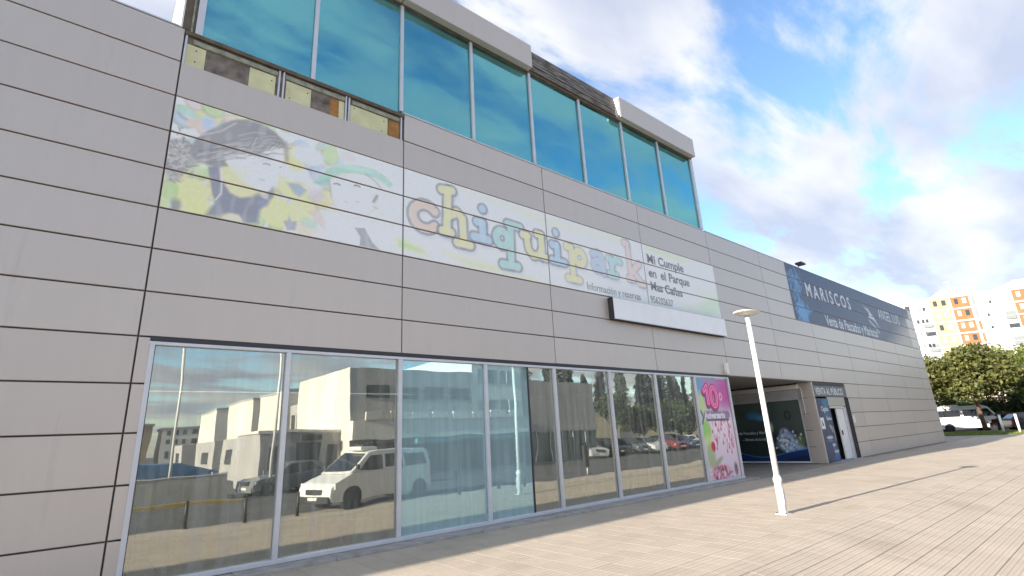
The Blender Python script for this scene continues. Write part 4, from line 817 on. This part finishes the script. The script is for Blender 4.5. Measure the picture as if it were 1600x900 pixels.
# local x runs to the right along the front (away from s), front faces local -y ; s = -x
def AP(name, mt, s0, s1, z0, z1, y0, y1, parent=None): return bx(name, mt, parent or ap, min(-s0, -s1), max(-s0, -s1), y0, y1, z0 + 1, z1 + 1)
AP('wall', M_render, 26, -46, 0, 29.5, 0.0, 14)
AP('roof_tower', M_render, 3.4, -3.3, 29.5, 31.3, 1.0, 9); AP('roof_tower', M_render, 17, 11.2, 29.5, 31.2, 1.0, 9); AP('roof_tower', M_render, -10.5, -17, 29.5, 31.4, 1, 9); AP('roof_tower', M_render, -28, -35, 29.5, 31.4, 1, 9)
MB().tube([(-1, 3, 32.2), (-1, 3, 34.6)], .05, 6).build('aerial', M_alu, ap); MB().tube([(-1.9, 3, 34.4), (-.2, 3, 34.5)], .05, 6).build('aerial', M_alu, ap)
for s in (7.1, -8.75, -24.5): AP('drain_recess', M_greyw, s + .12, s - .12, 0, 28.9, -.02, 0.0)
for base in (0.0, -15.9, -31.8):
    for k in range(9):
        zt = 28.9 - 3.0*k
        if zt < 4: break
        for (a, b, mt) in ((6.75, 2.98, M_cream if base == 0 else M_orange), (2.50, -1.0, M_orange if base == 0 else M_cream)):
            pn = AP('bay_panel', mt, a + base, b + base, zt - 2.62, zt - .08, -.10, -.001)
            for f0, f1 in ((.18, .38), (.62, .84)):
                sa, sb = a + (b - a)*f0 + base, a + (b - a)*f1 + base
                wn = AP('window', M_blind if rng.random() < .72 else M_wind, sa, sb, zt - 1.75, zt - .45, -.16, -.101)
        AP('side_window', M_orange if k > 1 else M_greyw, -1.55 + base, -2.05 + base, zt - 2.4, zt - .3, -.05, -.001)
        AP('floor_band', M_render, 6.85 + base, -1.1 + base, zt - .06, zt + .26, -.25, -.001)
for base in (0.0, 15.9, -15.9):
    for k in range(8):
        zt = 28.6 - 3.0*k
        for s, w_, h_ in ((-3.6, .45, .7), (-4.6, .45, .7), (-6.9, 1.9, 1.0)):
            ss = s + base
            if ss > 25.5 or ss < -45: continue
            if rng.random() < .72: AP('window', M_wind if rng.random() < .55 else M_greyw, ss, ss - w_, zt - 1.5 - h_, zt - 1.5, -.03, -.001)
        if -7.3 + base > -45 and -7.3 + base < 25 and k in (1, 3, 4): AP('balcony_rail', M_greyw, -6.7 + base, -8.5 + base, zt - 3.4, zt - 2.6, -.35, -.30)
        if 12.4 + base*0 and base == 0.0:
            for s in (10.2, 9.2, 8.4):
                if rng.random() < .8: AP('window', M_wind if rng.random() < .4 else M_greyw, s, s - .55, zt - 2.2, zt - 1.3, -.03, -.001)
AP('dark_vent', M_wind, 11.9, 10.95, 26.9, 28.0, -.04, -.001)

# ------------------------------------------------------------------ grass strip and kerb at the far end
def grass(name, x0, x1, y0, y1, n, seed):
    r = np.random.RandomState(seed); x = r.uniform(x0, x1, n); y = r.uniform(y0, y1, n); h = r.uniform(.05, .13, n); a = r.rand(n)*6.28; dx, dy = np.cos(a)*.035, np.sin(a)*.035; lx, ly = r.normal(size=n)*.04, r.normal(size=n)*.04
    V = np.stack([np.stack([x-dx, y-dy, 0*x], 1), np.stack([x+dx, y+dy, 0*x], 1), np.stack([x+lx, y+ly, h], 1)], 1).reshape(-1, 3)
    me = bpy.data.meshes.new(name); me.from_pydata(V.tolist(), [], np.arange(3*n).reshape(-1, 3).tolist())
    at = me.attributes.new('tone', 'FLOAT', 'FACE'); at.data.foreach_set('value', r.rand(n).astype(np.float32)); me.update(); return me
lawn = MB().box(48.0, 57.0, -14, 12, -.03, .012).build('grass_verge', mat('verge_soil', (0.085, 0.10, 0.025), rough=.95, var=.35, vscale=1.2, coords='World')); struct(lawn)
tag(obj('verge_grass', grass('verge_grass', 48.1, 56.9, -13.9, 11.9, 26000, 3), leaf_mat('grass_blades', (0.15, 0.19, 0.04))), 'short yellowish green grass on the verge below the trees', 'grass', kind='stuff')
kerb = struct(MB().box(57.0, 57.18, -14, 12, -.04, .07).build('kerb', M_conc, None, .02))
struct(MB().box(47.0, 48.0, -14, 12, -.03, .004).build('footpath', mat('pale_concrete', (0.36, 0.34, 0.31), rough=.9, var=.12, coords='World')))

# ------------------------------------------------------------------ the far side of the street (behind the camera, mirrored in the glass)
zr = -0.52
M_wh2 = mat('warm_white_render', (0.74, 0.70, 0.62), rough=.85, var=.05, vscale=.4, coords='World'); M_gr2 = mat('grey_render', (0.40, 0.39, 0.38), rough=.85, var=.06, vscale=.4, coords='World')
def block(name, label, loc, parts):
    t = thing(name, label, 'building', loc)
    for nm, mt, a in parts: MB().box(*a).build(nm, mt, t)
    return t
# two-storey workshop facing the clad building, sun on its side put into white render
P = [('wall', M_gr2, (0, 8.9, -9, 0, 0, 6.65)), ('side_wall', M_wh2, (-.06, 0, -9, .02, 0, 6.7)), ('ledge', M_wh2, (-.1, 13.6, 0.0, .55, 2.35, 3.5)), ('shop_front', M_wind, (.6, 13.3, 0.0, .10, .25, 2.15)), ('awning', mat('teal_awning', (0.10, 0.24, 0.25), rough=.7), (4.0, 13.4, .10, .9, 2.05, 2.30))]
P += [('window', M_wind, (.9 + i*2.05, 2.5 + i*2.05, .001, .05, 4.75, 5.55)) for i in range(4)]
P += [('awning_slat', M_wh2, (.7 + i*1.55, 1.9 + i*1.55, .56, .72, 3.52, 3.95)) for i in range(8)] + [('door', M_gr2, (1.0 + i*2.1, 1.25 + i*2.1, .101, .16, .2, 2.2)) for i in range(6)]
block('workshop_building', 'two-storey workshop coloured grey with its sunlit side wall coloured white, mirrored in the windows', (12.0, -22, zr), P)
P = [('wall', M_wh2, (0, 4.6, -10, 0, 0, 8.2)), ('shop_front', M_wind, (.2, 4.4, 0, .08, .2, 2.1)), ('side_window', M_wind, (-.05, -.001, -3.2, -1.2, 4.3, 5.3))] + [('window', M_greyw, (.5 + i*1.9, 2.1 + i*1.9, .001, .05, z, z + 1.0)) for i in range(2) for z in (3.75, 5.9)] + [('window_bar', M_wh2, (1.25 + i*1.9, 1.33 + i*1.9, .051, .08, z, z + 1.0)) for i in range(2) for z in (3.75, 5.9)]
block('office_building', 'three-storey cream office with paired windows, mirrored in the windows', (20.95, -22.05, zr), P)
P = [('wall', M_gr2, (0, 8.0, -12, 0, 0, 6.2)), ('shop_front', mat('green_glass_front', (0.05, 0.10, 0.09), rough=.15), (.1, 7.8, 0, .1, .15, 2.3)), ('fascia', M_gr2, (0, 8.0, 0.0, .14, 2.35, 2.6))] + [('front_bar', M_alu, (.9 + i*1.4, .98 + i*1.4, .101, .15, .15, 2.3)) for i in range(5)]
block('grey_hall', 'plain grey hall with a green glass ground floor, mirrored in the windows', (25.7, -22.1, zr), P)
for i, (y0, y1, h, n) in enumerate(((-43, -36.5, 6.6, 'nearest'), (-55, -45.5, 6.6, 'middle'), (-71, -62, 6.8, 'farthest'))):
    block('white_hall', '%s white hall in the row behind the workshop, mirrored in the first window' % n, (12.2, y1, zr), [('wall', M_wh2, (0, 9, y0 - y1, 0, 0, h)), ('lean_to', M_gr2, (-2.8, -.001, (y0 - y1)*.9, -.4, 0, 3.0)), ('window', M_wind, (-2.85, -2.801, (y0-y1)*.6, (y0-y1)*.3, 1.3, 2.2)), ('roof_edge', M_gr2, (-.05, 9.05, y0 - y1 - .05, .05, h + .001, h + .2))])
lw_ = thing('garden_wall', 'low pale concrete wall by the road, mirrored in the first window', 'wall', (-7.0, -19.2, zr))
for i in range(7): MB().box(i*1.75 + .005, i*1.75 + 1.745, -.2, 0, 0, 1.18 + rng.uniform(-.01, .01)).build('wall_panel', mat('pale_wall', (0.46, 0.44, 0.40), rough=.9, var=.12, vscale=1.5, coords='World'), lw_, .01)
MB().box(0, 12.25, -.22, .02, 1.195, 1.24).build('wall_cap', M_wh2, lw_)
yk = struct(MB().box(-8, 5.6, -18.2, -18.0, zr, zr + .14).build('yellow_kerb', mat('yellow_kerb_paint', (0.50, 0.34, 0.05), rough=.8, var=.2)))
bt = thing('blue_tarpaulin', 'bright blue tarpaulin cover behind the low wall, mirrored in the first window', 'tarpaulin', (-5.0, -21.0, zr))
MB().prism_y([(0, 0), (10.2, 0), (10.2, 1.3), (8.6, 1.75), (4.0, 1.7), (0, 1.6)], -2.5, 0).build('cover', mat('blue_tarp', (0.04, 0.16, 0.34), rough=.5, var=.15, vscale=2), bt, .03)
for x in (.3, 5.5, 9.9): MB().tube([(x, .05, 0), (x, .05, 1.3)], .04, 8).build('pole', M_alu, bt)
for i, (x, y, h) in enumerate(((3.1, -20.6, 8.6), (7.2, -19.8, 8.6))):
    t = thing('tall_light_mast', 'tall white light mast ' + ('rising behind the blue tarpaulin' if i == 0 else 'rising in front of the white halls') + ', mirrored in the first window', 'mast', (x, y, zr), 0, 'light masts across the road'); MB().tube([(0, 0, 0), (0, 0, h)], [.085, .05], 10).build('mast_pole', M_white, t); MB().box(-.5, .5, -.08, .08, h, h + .1).build('lamp_bar', M_white, t, .02)
for i, (x, w_, h) in enumerate(((-30, 16, 9), (-12, 11, 11), (1, 13, 9.5), (16, 12, 8.5))):
    hb = block('distant_house', ['long pale house far across the road', 'taller pale house far across the road', 'wide pale house on the skyline across the road', 'low pale house on the skyline beside the halls'][i] + ', mirrored in the first window', (x, -150, zr), [('wall', M_wh2 if i % 2 else M_cream, (0, w_, -9, 0, 0, h)), ('roof', M_gr2, (-.3, w_ + .3, -9.3, .3, h + .001, h + .5))] + [('window', M_wind, (1 + k*2.2, 2 + k*2.2, .001, .06, z, z + 1.3)) for k in range(int(w_/2.3)) for z in (1.5, 4.5, 7.0)])
block('low_annex', 'low grey annex with dark doors beside the workshop, mirrored in the second window', (7.4, -23.2, zr), [('wall', M_gr2, (0, 4.5, -5, 0, 0, 2.95)), ('roof_edge', M_wh2, (-.1, 4.5, -5.1, .12, 2.951, 3.12)), ('door', M_wind, (.5, 1.3, .001, .06, 0, 2.2)), ('door', M_wind, (2.0, 3.3, .001, .06, .05, 2.3)), ('window', M_wind, (3.7, 4.3, .001, .06, 1.0, 2.1)), ('air_unit', M_dark, (2.2, 3.2, .001, .4, 2.45, 2.8))])
block('grey_link_building', 'grey flat-roofed link building between workshop and halls, mirrored in the windows', (12.9, -31.2, zr), [('wall', M_gr2, (0, 8, -5, 0, 0, 5.2))] + [('window', M_wind, (-.05, -.001, -4.4 + k*1.6, -3.5 + k*1.6, z, z + 1.1)) for k in range(3) for z in (1.2, 3.4)])
wh = block('long_warehouse', 'long sunlit beige warehouse behind the mirrored trees', (62, -62, zr), [('wall', mat('beige_metal', (0.62, 0.52, 0.34), rough=.7), (0, 62, -20, 0, 0, 6.0)), ('roof_edge', M_gr2, (-.2, 62.2, -20.2, .2, 6.001, 6.6)), ('door', M_greyw, (6, 11, .001, .08, 0, 4)), ('door', M_greyw, (24, 29, .001, .08, 0, 4))])
ts = thing('information_totem', 'grey information totem on a post, mirrored in the fifth window', 'sign', (20.4, -11.2, zg(-11.2)))
MB().box(-.20, .20, -.05, .05, .35, 1.35).build('panel', M_dark, ts, .01); MB().tube([(0, 0, -.05), (0, 0, .35)], .04, 8).build('post', M_alu, ts)

# tall pointed conifers on the skyline, mirrored in the shop windows
def conifer(h, rad, seed):
    r = np.random.RandomState(seed); t = thing('conifer_tree', 'tall pointed grey green conifer in the row behind the warehouse, mirrored in the windows', 'tree', (0, 0, 0), 0, 'conifers on the skyline across the plaza')
    MB().tube([(0, 0, -.1), (0, 0, h*.9)], [.35, .06], 8).build('trunk', M_bark, t)
    n = 2600; u = r.rand(n)**.75; z = h*(.10 + .90*u); rr = rad*(1 - u)**.8*r.uniform(.35, 1.1, n)*(.8 + .2*np.sin(z*2.2)) + .1; a = r.rand(n)*6.28
    c = np.stack([rr*np.cos(a), rr*np.sin(a), z], 1); d = np.stack([np.cos(a)*.7, np.sin(a)*.7, -.35 + 0*a], 1)*r.uniform(.5, 1.0, n)[:, None]; e = np.stack([-np.sin(a)*.35, np.cos(a)*.35, .1*r.normal(size=n)], 1)
    V = np.stack([c - d*.6, c + e, c + d*.6, c - e], 1).reshape(-1, 3)
    me = bpy.data.meshes.new('crown'); me.from_pydata(V.tolist(), [], np.arange(4*n).reshape(-1, 4).tolist())
    at = me.attributes.new('tone', 'FLOAT', 'FACE'); at.data.foreach_set('value', np.clip(r.normal(.5, .2, n), 0, 1).astype(np.float32)); me.update(); obj('crown', me, L_con, t); return t
L_con = leaf_mat('conifer_needles', (0.15, 0.175, 0.18))
protos = [conifer(21, 3.4, 51), conifer(24, 3.8, 52), conifer(18.5, 3.2, 53)]
kx, ki = 84.0, 0
while kx < 176:
    p = protos[ki] if ki < 3 else copy_tree(protos[ki % 3])
    p.location = (kx, -92 + rng.uniform(-4, 4), zr); p.rotation_euler = (0, 0, rng.uniform(0, 6.28)); sc_ = rng.uniform(.82, 1.12); p.scale = (sc_, sc_, sc_*rng.uniform(.92, 1.1)); kx += rng.uniform(2.4, 3.6); ki += 1
